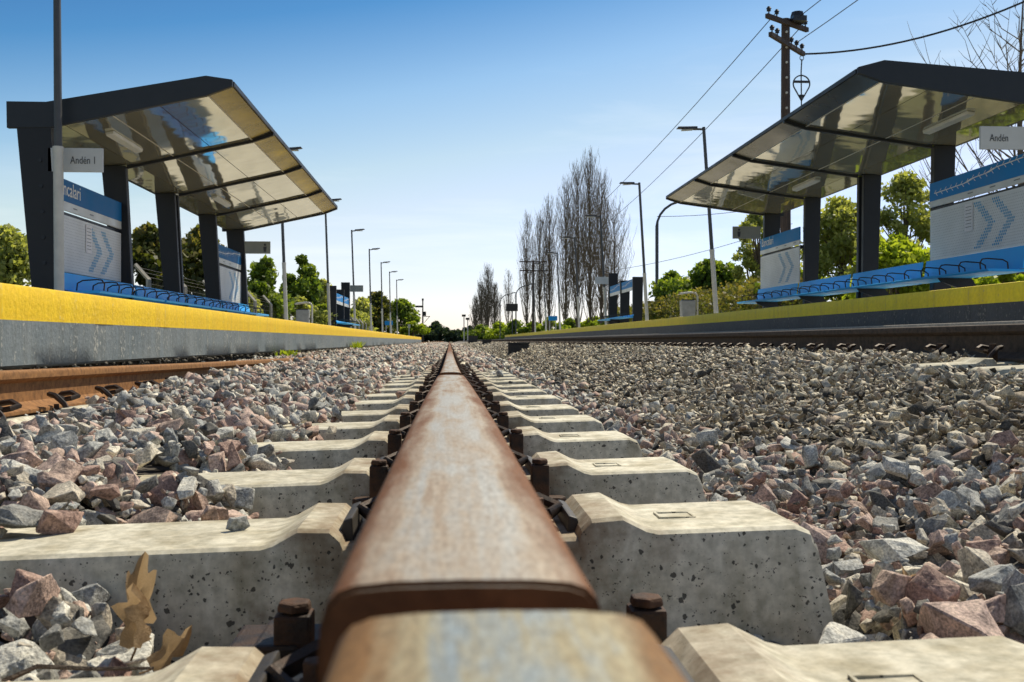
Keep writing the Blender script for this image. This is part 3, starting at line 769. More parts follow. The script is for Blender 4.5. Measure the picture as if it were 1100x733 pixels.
# ------------------------------------------------------------------ platforms
def platform(name, sgn, edge, top, band, bottom, back, y0, y1, myel, mwall, label):
    root = empty(name, (sgn*edge, y0, Z(top)), label, 'platform')
    X = lambda u: sgn*u
    n = int((y1-y0)/.25); ys_ = [y0+(y1-y0)*i/n for i in range(n+1)]
    rs = random.Random(5)
    def strip(nm, rows, mat, jit=0):
        mb = MB(); m = len(rows)
        vs = []
        for y in ys_:
            for k, (u, h) in enumerate(rows):
                vs.append((X(u + (rs.uniform(-1,1)*.006 if jit else 0)), y, Z(h + (rs.uniform(-1,1)*jit if k == m-1 else 0))))
        mb.add(vs, [(i*m+k, i*m+k+1, (i+1)*m+k+1, (i+1)*m+k) for i in range(n) for k in range(m-1)])
        return mb.build(nm, mat, root, smooth=50)
    strip('edge_stripe', [(edge+.45, top), (edge+.02, top), (edge+.006, top-.004), (edge, top-.018), (edge, (top+band)/2), (edge+.001, band)], myel)
    strip('face_wall', [(edge+.001, band), (edge+.003, (band+bottom)/2), (edge+.004, bottom+.02), (edge+.03, bottom), (edge+.12, bottom-.004)], mwall, .012)
    mb = MB(); mb.prism([(X(edge+.45), Z(top)), (X(back), Z(top)), (X(back), Z(-.6)), (X(edge+.45), Z(-.6))], y0, y1); mb.build('deck', M['deck'], root)
    mb = MB(); mb.prism([(X(edge+.10), Z(bottom+.05)), (X(edge+.44), Z(bottom+.05)), (X(edge+.44), Z(-.6)), (X(edge+.06), Z(-.6))], y0, y1); mb.build('footing', M['soil'], root)
    mb = MB(); mb.prism([(X(edge+.004), Z(top-.004)), (X(edge+.45), Z(top-.004)), (X(edge+.45), Z(bottom)), (X(edge+.03), Z(bottom))], y1, y1+.05); mb.build('end_wall', mwall, root)
    return root
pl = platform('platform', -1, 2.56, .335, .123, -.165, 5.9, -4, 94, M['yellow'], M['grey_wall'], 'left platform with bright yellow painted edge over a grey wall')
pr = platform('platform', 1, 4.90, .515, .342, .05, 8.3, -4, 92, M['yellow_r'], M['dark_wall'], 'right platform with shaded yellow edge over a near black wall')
# broken concrete under the left platform wall
vsr = []; 
bits = rng.uniform([-2.62, 2.5, -.20], [-2.50, 40, -.165], (900, 3)); r_ = .008 + .022*rng.random(900)**2
q = np.concatenate([bits, r_[:,None]], 1)
Rm = rmat(len(q)); Vs, Fs = [], []; b0 = 0
for j in range(len(q)):
    Vb, Fb = LOW[j % NV]; Vs.append(Vb @ Rm[j].T * q[j,3] + q[j,:3] + np.array([0,0,H0])); Fs.append(Fb+b0); b0 += len(Vb)
tag(np_mesh('rubble', np.concatenate(Vs), np.concatenate(Fs), M['rubble']), 'crumbled concrete bits along the foot of the left platform wall', 'rubble', kind='stuff')

# ------------------------------------------------------------------ shelters
def discs(mb, x, pts, r, n=6, ax=1):
    for (y, z) in pts:
        mb.add([(x, y + r*math.cos(2*math.pi*k/n), Z(z) + r*math.sin(2*math.pi*k/n)) for k in range(n)], [tuple(range(n))])
ROT_L = Matrix(((0,0,1),(1,0,0),(0,1,0)))        # text on a wall facing +X, reading along +Y
ROT_R = Matrix(((0,0,-1),(-1,0,0),(0,1,0)))      # text on a wall facing -X, reading along -Y
ROT_C = Matrix(((1,0,0),(0,0,-1),(0,1,0)))       # text facing the camera (-Y)
def board(root, sgn, u, ya, yb, ztop, zblue, zbot, kind, mblue):
    X = sgn*u; t = .03
    mb = MB(); mb.box((X, ya, Z(zblue)), (X+sgn*t, yb, Z(ztop))); sb = mb.build('sign_board', mblue, root, bevel=.003)
    mb = MB(); mb.box((X+sgn*.001, ya, Z(zbot)), (X+sgn*t, yb, Z(zblue-.002))); mb.build('caption_strip', M['strip'], sb)
    rot = ROT_L if sgn < 0 else ROT_R; fx = X - sgn*.003
    hgt = ztop-zblue
    if kind == 'name':
        ystart = ya+.25 if sgn < 0 else yb-.12
        s = .25
        text_mesh('lettering', 'Bancalari', s, M['white'], sb, (fx, ystart, Z(zblue+.075)), rot, .92)
    else:
        mb = MB(); W = yb-ya
        def line(p, q_, wd=.012):
            (a, b), (c, d) = p, q_
            L = math.hypot(c-a, d-b); nx, ny = -(d-b)/L*wd/2, (c-a)/L*wd/2
            P = [(a+nx,b+ny),(c+nx,d+ny),(c-nx,d-ny),(a-nx,b-ny)]
            mb.add([(fx, (ya+y_*W) if sgn < 0 else (yb-y_*W), Z(zblue+z_*hgt)) for y_, z_ in P], [(0,1,2,3)])
        path = [(.06,.38),(.40,.44),(.48,.58),(.62,.62),(.70,.76),(.95,.82)]
        path = [(a, b) for a, b in path]
        for p, q_ in zip(path, path[1:]): line(p, q_, .045)
        for k in range(16):
            t_ = .06+.88*k/15; z_ = np.interp(t_, [p[0] for p in path], [p[1] for p in path])
            line((t_, z_), (t_+.02, z_+.17), .006); line((t_+.02, z_-.03), (t_+.035, z_-.17), .006)
        mb.build('route_map', M['white'], sb)
    mb = MB()                                               # small print too fine to read
    for k in range(3):
        a = ya + (yb-ya)*(.08+.22*k); mb.add([(fx+sgn*.002, a, Z(zbot+.045)), (fx+sgn*.002, a+.14, Z(zbot+.045)), (fx+sgn*.002, a+.14, Z(zbot+.06)), (fx+sgn*.002, a, Z(zbot+.06))], [(0,1,2,3)])
    mb.build('small_print', M['dot_grey'], sb)
    return sb
def backing(root, sgn, u, ya, yb, z0, z1, notice):
    X = sgn*u
    mb = MB(); mb.box((X, ya, Z(z0)), (X+sgn*.025, yb, Z(z1))); p = mb.build('backing_panel', M['panel'], root, bevel=.003)
    fx = X - sgn*.002
    mb = MB(); pts = []; wh = []
    W, Hh = yb-ya, z1-z0; st = .046
    def chev(y, z):                                          # distance to the two chevrons
        return None
    bl, gr = [], []
    ny, nz = int(W/st), int(Hh/(st*.8))
    for i in range(1, ny):
        for j in range(1, nz):
            y = ya + i*st + (st/2 if j % 2 else 0); z = z0 + j*st*.8
            if y > yb-.05: continue
            t = (y-ya)/W if sgn < 0 else (yb-y)/W
            v = abs((z-z0)/Hh-.5)
            if abs(v) > .44: gr.append((y, z)); continue
            c1 = t + v*.34; on = (.63 < c1 < .70) or (.81 < c1 < .88)
            (bl if on else gr).append((y, z))
            if on: wh.append(0 if c1 < .75 else 1)
    discs(mb, fx, gr, .0058); mb.build('perforations', M['dot_grey'], p)['kind'] = 'stuff'
    for sel in (0, 1):
        mb = MB(); discs(mb, fx, [q_ for q_, w_ in zip(bl, wh) if w_ == sel], .0165, 8); mb.build('chevron', M['dot_blue'], p)
    if notice:
        yc = ya + .50*W if sgn < 0 else yb - .44*W
        mb = MB(); mb.box((fx-sgn*.003, yc-.11, Z(z0+.40*Hh+.02)), (fx-sgn*.006, yc+.11, Z(z0+.95*Hh))); nn = mb.build('notice', M['paper'], p)
        mb = MB()
        for k in range(7):
            zz = z0+.88*Hh-.045*k; mb.add([(fx-sgn*.008, yc-.08, Z(zz)), (fx-sgn*.008, yc+.08, Z(zz)), (fx-sgn*.008, yc+.08, Z(zz+.008)), (fx-sgn*.008, yc-.08, Z(zz+.008))], [(0,1,2,3)])
        mb.build('print_lines', M['dot_grey'], p)
    return p
def bench(root, sgn, ub, uf, seat, back, ya, yb, name='bench'):
    """seat slab with a bent back; armrests and brackets are its pieces"""
    X = lambda u: sgn*u
    mb = MB(); mb.prism([(X(uf), Z(seat-.035)), (X(uf-.015), Z(seat-.012)), (X(uf), Z(seat)), (X(ub-.06), Z(seat-.01)), (X(ub), Z(seat-.005)), (X(ub), Z(seat-.04))], ya, yb)
    b = mb.build(name, M['bench_blue'], root, bevel=.004)
    mb = MB(); mb.prism([(X(ub-.03), Z(seat+.002)), (X(ub), Z(seat+.002)), (X(ub+.035), Z(back)), (X(ub+.012), Z(back))], ya+.02, yb-.02); mb.build('backrest', M['bench_blue'], b, bevel=.004)
    n = max(2, round((yb-ya)/.54))
    for k in range(n):
        y = ya + (k+.5)*(yb-ya)/n
        P = [(uf+.04, .0), (uf+.03, .10), (uf+.06, .155), (uf+.12, .165), (ub-.14, .15), (ub-.08, .11), (ub-.07, .0)]
        mb = MB(); mb.tube([(X(u), y, Z(seat+h*.85)) for u, h in P], .009, 6); mb.build('armrest', M['dark_iron'], b, smooth=50)
    for y in (ya + .5*(yb-ya),):
        mb = MB(); mb.prism([(X(uf+.02), Z(seat-.036)), (X(ub), Z(seat-.041)), (X(ub+.12), Z(seat-.22)), (X(ub-.05), Z(seat-.22)), (X(uf+.06), Z(seat-.085))], y-.03, y+.03); mb.build('bracket', M['frame'], b)
    return b
def post(root, sgn, prof, y, th, name='post'):
    mb = MB(); mb.prism([(sgn*u, Z(h)) for u, h in prof], y-th/2, y+th/2)
    return mb.build(name, M['frame'], root, bevel=.012)
def pict(mb, fx_, x, y, z, s):                               # small figure mark on the far signs
    mb.add([(x-.03*s,y,z),(x+.03*s,y,z),(x+.045*s,y,z+.14*s),(x-.045*s,y,z+.14*s)], [(0,1,2,3)])
    mb.add([(x+.032*s*math.cos(k), y, z+.19*s+.032*s*math.sin(k)) for k in [2*math.pi*i/8 for i in range(8)]], [tuple(range(8))])
def shelter(sgn, S, label):
    root = empty('platform_shelter', (sgn*S['pin'], S['Y'][0], Z(S['plat'])), label, 'shelter')
    X = lambda u: sgn*u; Y = S['Y']; y0, y1 = Y[0], Y[-1]
    tip, kink, pin, pout = S['tip'], S['kink'], S['pin'], S['pout']     # (u, underside h, top h)
    mb = MB(); body = [(tip[0], tip[1]), (kink[0], kink[1]), (pin+.05, S['up']), (pout-.01, S['up']-.005), (pout, S['tp']), (pin+.06, S['tp']), (kink[0], kink[2]), (tip[0], tip[2])]
    mb.prism([(X(u), Z(h)) for u, h in body], y0+.07, y1-.07); roof = mb.build('roof', M['frame_lit'], root, bevel=.01)
    fas = [(tip[0]-.01, tip[1]-.03), (kink[0], kink[1]-.05), (pin+.02, S['up']-.05), (pout+.035, S['up']-.06), (pout+.04, S['tp']+.012), (pin+.06, S['tp']+.012), (kink[0], kink[2]+.012), (tip[0]-.01, tip[2]+.01)]
    for ya, yb in ((y0, y0+.066), (y1-.066, y1)):
        mb = MB(); mb.prism([(X(u), Z(h)) for u, h in fas], ya, yb); mb.build('fascia', M['frame_lit'], roof, bevel=.008)
    mb = MB(); mb.box((X(tip[0]-.02), y0+.07, Z(tip[1]-.012)), (X(tip[0]-.003), y1-.07, Z(tip[2]))); mb.build('front_trim', M['frame'], roof)
    lerp = lambda f: (kink[0] + f*(pin-kink[0]), kink[1] + f*(S['up']-kink[1]))
    for k in range(4):
        a, b = Y[k] + (.07 if k == 0 else .03), Y[k+1] - (.07 if k == 3 else .03)
        mb = MB()
        for (u1,h1),(u2,h2) in (((kink[0]+.012,kink[1]),(lerp(.32)[0]-.006,lerp(.32)[1])), ((lerp(.32)[0]+.006,lerp(.32)[1]),(lerp(.63)[0]-.012,lerp(.63)[1])), ((lerp(.63)[0]+.012,lerp(.63)[1]),(lerp(.94)[0]-.006,lerp(.94)[1])), ((lerp(.94)[0]+.006,lerp(.94)[1]),(pout-.12,S['up']-.006))):
            n_ = 5
            mb.prism([(X(u1),Z(h1-.006)),(X(u2),Z(h2-.006)),(X(u2),Z(h2-.016)),(X(u1),Z(h1-.016))], a, b)
        mb.build('ceiling_panel', M['ceiling'], roof)
        mb = MB(); (u1,h1),(u2,h2) = ((tip[0]+.01,tip[1]+.004),(kink[0]-.012,kink[1]+.001)); mb.prism([(X(u1),Z(h1-.006)),(X(u2),Z(h2-.006)),(X(u2),Z(h2-.016)),(X(u1),Z(h1-.016))], a, b); mb.build('front_panel', M['front'], roof)
        mb = MB()
        for u, h in (kink[:2], lerp(.63)): mb.box((X(u-.010), a, Z(h-.019)), (X(u+.010), b, Z(h-.009)))
        mb.build('ceiling_strip', M['seam'], roof)
    for k in (0, 2):
        (u1,h1),(u2,h2) = lerp(.74), lerp(.80); ym = (Y[k]+Y[k+1])/2
        mb = MB(); mb.prism([(X(u1),Z(h1-.018)),(X(u2),Z(h2-.018)),(X(u2-.01),Z(h2-.06)),(X(u1+.01),Z(h1-.06))], ym-.62, ym+.62); mb.build('tube_light', M['strip'], roof, bevel=.006)
    for k in (1, 2, 3):
        mb = MB(); mb.prism([(X(tip[0]-.015), Z(tip[1]-.045)), (X(kink[0]), Z(kink[1]-.055)), (X(pin), Z(S['up']-.055)), (X(pin), Z(S['up']-.004)), (X(kink[0]), Z(kink[1]-.003)), (X(tip[0]-.015), Z(tip[1]+.005))], Y[k]-.027, Y[k]+.027); mb.build('roof_rib', M['frame'], roof)
    base = S['plat']-.02
    for k, y in enumerate(Y):
        pr_ = [(S['pbot'][0], base), (S['pbot'][1], base), (S['ptop'][1], S['up']-.02), (S['ptop'][0], S['up']-.02)]
        if k == 0:
            mb = MB(); ex = (S['pbot'][0]+S['pbot'][1])/2
            for q in range(6):
                hh = base+.3+.3*q; mb.tube([(X(ex+.02+.012*q), y-.003, Z(hh)), (X(ex+.02+.012*q), y+.02, Z(hh))], .022, 8)
            mb.build('bolt_row', M['frame_lit'], root)
        if k == 2:
            pm = [(a + (.03 if q in (0,3) else -.03), b) for q, (a, b) in enumerate(pr_)]; post(root, sgn, pm, y-.11, .10); post(root, sgn, pm, y+.11, .10)
        else:
            pq = pr_ if k in (0, 4) else [(a - (.05 if q in (1, 2) else 0), b) for q, (a, b) in enumerate(pr_)]
            post(root, sgn, pq, y + (.075 if k == 0 else -.075 if k == 4 else 0), .13)
    for k in range(4):
        a, b = Y[k]+.09, Y[k+1]-.09
        if k in (0, 3):
            nm = S['names'][0 if k == 0 else 1]
            board(root, sgn, S['bu'], a-.02, b+.02, S['b'][0], S['b'][1], S['b'][2], nm, M['blue'] if sgn < 0 else M['blue_r'])
            mb = MB(); mb.box((X(S['bu']+.032), a, Z(S['b'][2]-.08)), (X(S['bu']+.09), b, Z(S['b'][2]-.015))); mb.build('cross_rail', M['frame'], root)
            backing(root, sgn, S['bu'], a, b, S['p'][0], S['p'][1], k == 0)
        bench(root, sgn, S['bench'][0], S['bench'][1], S['bench'][2], S['bench'][3], a-.04, b+.04)
    # plate signs at both ends, square to the track
    for (yy, mat, txt) in ((y0+.03, M['sign_grey'], S['txt']), (y1-.10, M['sign_olive'], None)):
        u0, u1, z0, z1 = S['sign']
        mb = MB(); mb.box((X(u0), yy-.02, Z(z0)), (X(u1), yy+.02, Z(z1))); sg = mb.build('platform_sign', mat, root, bevel=.004)
        if txt:
            xl = min(X(u0), X(u1))
            text_mesh('lettering', txt, .125, M['ink'], sg, (xl + S['tx'], yy-.024, Z(z0+.095)), ROT_C, .70)
            mb = MB()
            for q_ in range(4): mb.add([(xl+S['tx']-.17, yy-.023, Z(z0+.06+.05*q_)), (xl+S['tx']-.13, yy-.023, Z(z0+.06+.05*q_)), (xl+S['tx']-.14, yy-.023, Z(z0+.085+.05*q_)), (xl+S['tx']-.17, yy-.023, Z(z0+.085+.05*q_))], [(0,1,2,3)])
            if sgn < 0: mb.build('emblem', M['ink'], sg)
        else:
            mb = MB(); pict(mb, 0, X(u0 + (.12 if sgn < 0 else .14)), yy-.024, Z(z0+.04), .85)
            mb.build('pictogram', M['ink'], sg)
    return root
SL = dict(plat=.335, Y=[12.42+2.88*k for k in range(5)], tip=(2.577,3.045,3.085), kink=(2.876,2.945,3.125), pin=4.66, pout=5.13, up=2.55, tp=2.79,
          pbot=(4.55,4.86), ptop=(4.67,5.06), bu=4.72, b=(1.99,1.72,1.61), p=(.85,1.55), bench=(4.55,4.12,.60,.815), names=('name','map'), sign=(4.07,4.70,1.985,2.265), txt='Andén 1', tx=.26)
SR = dict(plat=.515, Y=[12.03+2.75*k for k in range(5)], tip=(4.86,3.215,3.25), kink=(5.17,3.13,3.335), pin=7.05, pout=7.5, up=2.88, tp=3.2,
          pbot=(7.05,7.36), ptop=(7.07,7.44), bu=6.99, b=(2.29,2.03,1.94), p=(1.17,1.89), bench=(6.93,6.47,.875,1.16), names=('map','name'), sign=(6.35,6.98,2.30,2.575), txt='Andén', tx=.11)
shelter(-1, SL, 'left platform shelter with glossy tilted roof, blue station board and blue benches')
shelter(1, SR, 'right platform shelter with glossy tilted roof, route map board and blue benches')

# farther along: three posts with boards and no roof
def post_row(sgn, pin, plat, ys_, tops, label, ssign):
    root = empty('sign_shelter', (sgn*pin, ys_[0], Z(plat)), label, 'sign posts')
    for y, t in zip(ys_, tops): post(root, sgn, [(pin,plat-.02),(pin+.36,plat-.02),(pin+.4,t),(pin,t)], y, .16)
    for k in range(2):
        a, b = ys_[k]+.1, ys_[k+1]-.1
        board(root, sgn, pin+.04, a, b, 1.98 if sgn < 0 else 2.4, 1.68 if sgn < 0 else 2.1, 1.55 if sgn < 0 else 1.97, 'map', M['blue_r'])
    bench(root, sgn, pin-.03, pin-.45, plat+.42, plat+.5, ys_[0]-.3, ys_[2]+.3)
    y = ys_[2] - .1; u0, u1, z0, z1 = ssign
    mb = MB(); mb.box((sgn*u0, y-.02, Z(z0)), (sgn*u1, y+.02, Z(z1))); mb.build('platform_sign', M['sign_grey'] if sgn > 0 else M['sign_olive'], root)
    return root
post_row(-1, 4.62, .335, [42.7, 45.8, 48.4], [2.26, 2.26, 2.72], 'roofless row of three dark posts with blue boards on the left platform', (4.0, 4.6, 2.28, 2.58))
post_row(1, 7.03, .515, [39.5, 42.4, 45.5], [2.47, 2.5, 3.0], 'roofless row of three dark posts with blue boards on the right platform', (6.4, 7.0, 2.52, 2.83))

# ------------------------------------------------------------------ platform lamps
def make_lamp(side):
    """pole with one flat lantern reaching towards the track; side=+1 reaches to +X"""
    o = empty('platform_lamp', (0,0,0), 'x', 'lamp')
    H = 5.15
    mb = MB(); mb.tube([(0,0,0),(0,0,1.85)], .062, 10); mb.build('lower_pole', M['pole'], o, smooth=40)
    mb = MB(); mb.tube([(0,0,1.85),(0,0,1.91)], .068, 10); mb.build('collar', M['pole'], o, smooth=40)
    mb = MB(); mb.tube([(0,0,1.91),(0,0,H)], [.05,.042], 10); mb.build('upper_pole', M['pole_dark'], o, smooth=40)  # upper pole and arm coloured dark for their backlit look against the sky
    mb = MB(); mb.box((-.16,-.16,-.01), (.16,.16,.012)); mb.build('base_plate', M['pole'], o)
    mb = MB(); mb.tube([(-side*.02,0,H-.06),(side*.22,0,H-.04)], .03, 8); mb.build('arm', M['pole_dark'], o, smooth=40)
    mb = MB(); mb.add([(side*.18,-.1,H-.06),(side*.72,-.1,H+.0),(side*.72,.1,H+.0),(side*.18,.1,H-.06),(side*.18,-.08,H+.02),(side*.68,-.07,H+.045),(side*.68,.07,H+.045),(side*.18,.08,H+.02)], [(0,3,2,1),(4,5,6,7),(0,1,5,4),(1,2,6,5),(2,3,7,6),(3,0,4,7)])
    hd = mb.build('lantern', M['lamp'], o, bevel=.012)
    mb = MB(); mb.box((side*.3,-.06,H-.065), (side*.6,.06,H-.045)); mb.build('lens', M['lens'], hd)
    return o
lampL = make_lamp(1); lampR = make_lamp(-1)
ordn = ['', 'second', 'third', 'fourth', 'fifth', 'sixth', 'seventh', 'eighth']
for i, (y, lean) in enumerate([(12.25,.4), (29.9,2.2), (40.6,2.0), (51.5,2.0), (62,1.4), (72.4,1.2), (82.2,1.), (93.,1.)]):
    o = lampL if i == 0 else copy_tree(lampL)
    o.location = (-4.50 if i == 0 else -4.65, y, Z(.335)); o.rotation_euler = (0, -R(lean), 0)
    if i == 0: o.scale = (.9,.9,1.0)
    tag(o, 'grey pole in front of the left shelter, its top above the view' if i == 0 else '%s lamp post of the left platform row, counted from the camera' % ordn[i], 'lamp', 'lamp posts along the left platform')
for i, (y, lean) in enumerate([(27,3.9), (36.6,3.3), (46.3,3.0), (56,2.8), (65.8,2.2), (75.5,2.), (85,1.8)]):
    o = lampR if i == 0 else copy_tree(lampR)
    o.location = (7.05, y, Z(.515)); o.rotation_euler = (0, -R(lean), 0)
    tag(o, 'nearest lamp post of the right platform row, behind the shelter roof tip' if i == 0 else '%s lamp post of the right platform row, counted from the camera' % ordn[i], 'lamp', 'lamp posts along the right platform')

# litter bins
def litter_bin(x, y, plat, label):
    o = empty('litter_bin', (x, y, Z(plat)), label, 'bin')
    z = Z(plat)
    mb = MB(); mb.prism([(x-.2, z+.18), (x+.2, z+.18), (x+.22, z+.72), (x-.22, z+.72)], y-.17, y+.17); mb.build('bin_body', M['bin'], o, bevel=.02)
    mb = MB(); mb.tube([(x+.30,y,z-.01),(x+.30,y,z+.85),(x+.26,y,z+.93),(x+.1,y,z+.97),(x-.24,y,z+.93)], .03, 8); mb.build('hood_post', M['pole'], o, smooth=50)
    mb = MB(); mb.prism([(x-.26, z+.90), (x+.22, z+.96), (x+.22, z+.985), (x-.26, z+.925)], y-.2, y+.2); mb.build('hood', M['pole'], o)
    mb = MB(); mb.prism([(x-.19, z+.722), (x+.19, z+.722), (x+.17, z+.75), (x-.17, z+.75)], y-.14, y+.14); mb.build('rim', M['black_box'], o)
    mb = MB(); mb.box((x+.2, y-.02, z+.4), (x+.3, y+.02, z+.44)); mb.box((x-.05,y-.05,z-.01),(x+.05,y+.05,z+.18)); mb.build('bracket', M['pole_dark'], o)
litter_bin(7.25, 31.2, .515, 'grey litter bin with a curved hood on the right platform')
litter_bin(-4.95, 35.4, .335, 'grey litter bin on the left platform between two lamp posts')

# blue direction boards near the platform ends
def blue_board(x, y, plat, label):
    o = empty('blue_board', (x, y, Z(plat)), label, 'sign'); z = Z(plat)
    mb = MB()
    for s in (-1, 1): 
        m_ = MB(); m_.tube([(x+s*.22,y+.05,z-.02),(x+s*.22,y+.05,z+1.3)], .03, 6); m_.build('leg', M['pole'], o)
    mb = MB(); mb.box((x-.32, y-.04, z+.95), (x+.32, y+.0, z+1.28)); mb.build('board', M['blue_r'], o)
blue_board(-4.9, 84, .335, 'small blue board on legs at the far end of the left platform')
blue_board(7.4, 74, .515, 'small blue board on legs at the far end of the right platform')

# dark boxes standing in the ballast between the tracks
def track_box(x, y, w_, h, label):
    z = Z(float(bed_h(x, y))-.05)
    o = empty('trackside_box', (x, y, z), label, 'box', 'dark boxes between the tracks')
    mb = MB(); mb.box((x-w_/2, y-.16, z), (x+w_/2, y+.16, z+h)); mb.build('housing', M['black_box'], o, bevel=.012)
    mb = MB(); mb.box((x-w_/2-.012, y-.175, z+h+.001), (x+w_/2+.012, y+.175, z+h+.03)); mb.build('lid', M['black_box'], o, bevel=.006)
track_box(1.36, 20.5, .40, .215, 'dark low box nearest the camera in the ballast right of the long rail')
track_box(1.72, 48, .42, .24, 'smaller dark box farther along between the tracks')
track_box(1.75, 78, .7, .55, 'dark squat box farthest along, close to the long rail')

# ------------------------------------------------------------------ street lamps, utility poles, signal, wires
def street_lamp(x, y, h, label, side=1):
    z0 = Z(-.62)
    o = empty('street_lamp', (x, y, z0), label, 'street lamp', 'curved street lamps beyond the right platform')
    P = [(x,y,z0),(x,y,z0+h*.78)] + [(x + side*1.5*(1-math.cos(t)), y, z0+h*.78 + h*.16*math.sin(t)) for t in np.linspace(.2, math.pi/2, 6)] + [(x+side*2.2, y, z0+h*.975)]
    mb = MB(); mb.tube(P, [.085]*2+[.06]*6+[.045], 8); mb.build('pole', M['pole_dark'], o, smooth=50)
    mb = MB(); a = x+side*1.75; zt = z0+h*.955; mb.add([(a-.1*side,y-.12,zt),(a+.7*side,y-.1,zt+.05),(a+.7*side,y+.1,zt+.05),(a-.1*side,y+.12,zt),(a,y-.06,zt+.12),(a+.5*side,y-.06,zt+.14),(a+.5*side,y+.06,zt+.14),(a,y+.06,zt+.12)], [(0,3,2,1),(4,5,6,7),(0,1,5,4),(1,2,6,5),(2,3,7,6),(3,0,4,7)])
    mb.build('lantern', M['lamp'], o)
street_lamp(10.3, 51, 8.1, 'tall curved street lamp behind the right platform hedge')
street_lamp(8.2, 128, 8.0, 'distant curved street lamp in front of the bare poplars')
street_lamp(7.4, 152, 8.0, 'farthest curved street lamp, left of the dark sign board')
def utility_pole(x, y, h, label, arms, double=True, hook=False):
    z0 = Z(-.62)
    o = empty('utility_pole', (x, y, z0), label, 'utility pole')
    mb = MB(); mb.tube([(x,y,z0),(x,y,z0+h)], [.17,.12], 8); pb = mb.build('post', M['timber'], o, smooth=40)
    if double:
        mb = MB()
        for k in range(12): mb.tube([(x-.02, y-.17+.0, z0+h-.4-.42*k), (x-.02, y-.14, z0+h-.4-.42*k)], .035, 6)
        mb.build('bolt_plate', M['seam'], o)
    tips = []
    for (zo, L, ang, npin) in arms:
        c, s = math.cos(ang), math.sin(ang); zz = z0+h+zo
        a, b = Vector((x-c*L/2, y-s*L/2-.16, zz)), Vector((x+c*L/2, y+s*L/2-.16, zz))
        n_ = Vector((-s, c, 0))*.05
        mb = MB(); mb.add([a-n_-Vector((0,0,.06)), b-n_-Vector((0,0,.06)), b+n_-Vector((0,0,.06)), a+n_-Vector((0,0,.06)), a-n_+Vector((0,0,.06)), b-n_+Vector((0,0,.06)), b+n_+Vector((0,0,.06)), a+n_+Vector((0,0,.06))], [(0,3,2,1),(4,5,6,7),(0,1,5,4),(1,2,6,5),(2,3,7,6),(3,0,4,7)])
        ar = mb.build('cross_arm', M['timber'], o)
        for t in npin:
            p = a.lerp(b, t)
            mb = MB(); mb.tube([p+Vector((0,0,.05)), p+Vector((0,0,.14)), p+Vector((0,0,.145)), p+Vector((0,0,.20)), p+Vector((0,0,.205)), p+Vector((0,0,.27))], [.02,.02,.06,.055,.075,.03], 8); mb.build('insulator', M['insul'], ar, smooth=50)
            tips.append(p+Vector((0,0,.2)))
        tips.append(b.copy())
    if hook:
        p = b + Vector((-.05,0,-.05))
        mb = MB(); mb.tube([p+Vector((.055*math.cos(t),0,-.06+.07*math.sin(t))) for t in np.linspace(0, 2*math.pi, 12)], .012, 5)
        mb.tube([p+Vector((0,0,-.1)), p+Vector((-.02,0,-.45)), p+Vector((-.01,0,-1.45))], .018, 6)
        mb.build('hanger', M['wire'], o)
        c_ = p + Vector((-.01,0,-.85)); pts = [(.24*math.sin(t), .24*math.cos(t)) for t in np.linspace(-2.0, 2.0, 18)] + [(0, -.48)]
        pts = [(pts[-1])] + pts[:-1] + [pts[-1]]
        mb = MB(); mb.tube([c_+Vector((a_,0,b_+.05)) for a_, b_ in pts], .02, 6)
        mb.box(tuple(c_+Vector((-.24,-.03,.08))), tuple(c_+Vector((.24,.03,.14)))); mb.box(tuple(c_+Vector((-.06,-.03,-.34))), tuple(c_+Vector((.06,.03,-.26))))
        mb.build('hoop', M['wire'], o)
        q_ = Vector((x+.42,y-.02,z0+h+.0))
        mb = MB(); mb.box((x+.12,y-.3,z0+h-.12), (x+.5,y+.1,z0+h+.02)); mb.tube([(x+.3,y-.1,z0+h+.02),(x+.3,y-.1,z0+h+.16),(x+.3,y-.1,z0+h+.18)], [.2,.16,.06], 8); mb.build('fuse_box', M['insul'], o)
    return tips
t1 = utility_pole(9.3, 28.2, 9.55, 'tall dark utility pole with two cross arms rising behind the right shelter', [(-.16, 1.95, R(38), (.05,.24,.72,.95)), (-.75, 2.4, R(50), (.05,.20,.62,.78,.95))], True, True)
t2 = utility_pole(8.9, 110, 9.2, 'distant utility pole with two cross arms before the bare poplars', [(-.15, 3.0, R(5), (.05,.3,.7,.95)), (-1.1, 3.0, R(5), (.05,.3,.7,.95))], False)
def wire(a, b, sag, r, label, n=20):
    a, b = Vector(a), Vector(b)
    pts = [a.lerp(b, t) - Vector((0,0,4*sag*t*(1-t))) for t in np.linspace(0, 1, n)]
    mb = MB(); mb.tube(pts, r, 5); o = mb.build('overhead_wire', M['wire'], None)
    tag(o, label, 'wire', 'overhead wires')
wire(t1[1], t2[0], 1.3, .013, 'left one of the two parallel wires between the utility poles')
wire(t1[3], t2[2], 1.5, .013, 'right one of the two parallel wires between the utility poles')
wire(t1[2], (9.6, -14, Z(10.6)), 1.0, .012, 'upper thin wire leaving the tall utility pole out of the top of the view')
wire(t1[8], (10.6, -14, Z(9.6)), .8, .012, 'lower thin wire leaving the tall utility pole out of the top of the view')
wire(t1[-1], (15.6, 25.4, Z(9.1)), .42, .028, 'thick sagging cable from the tall utility pole to the upper right')
wire((10.3, 51, Z(6.2)), (17, 46, Z(6.6)), .25, .014, 'thin service wire from the curved street lamp to the right')
wire((9.2, 70, Z(4.6)), (17.5, 52, Z(6.0)), .4, .014, 'thin slanting wire low over the hedge')
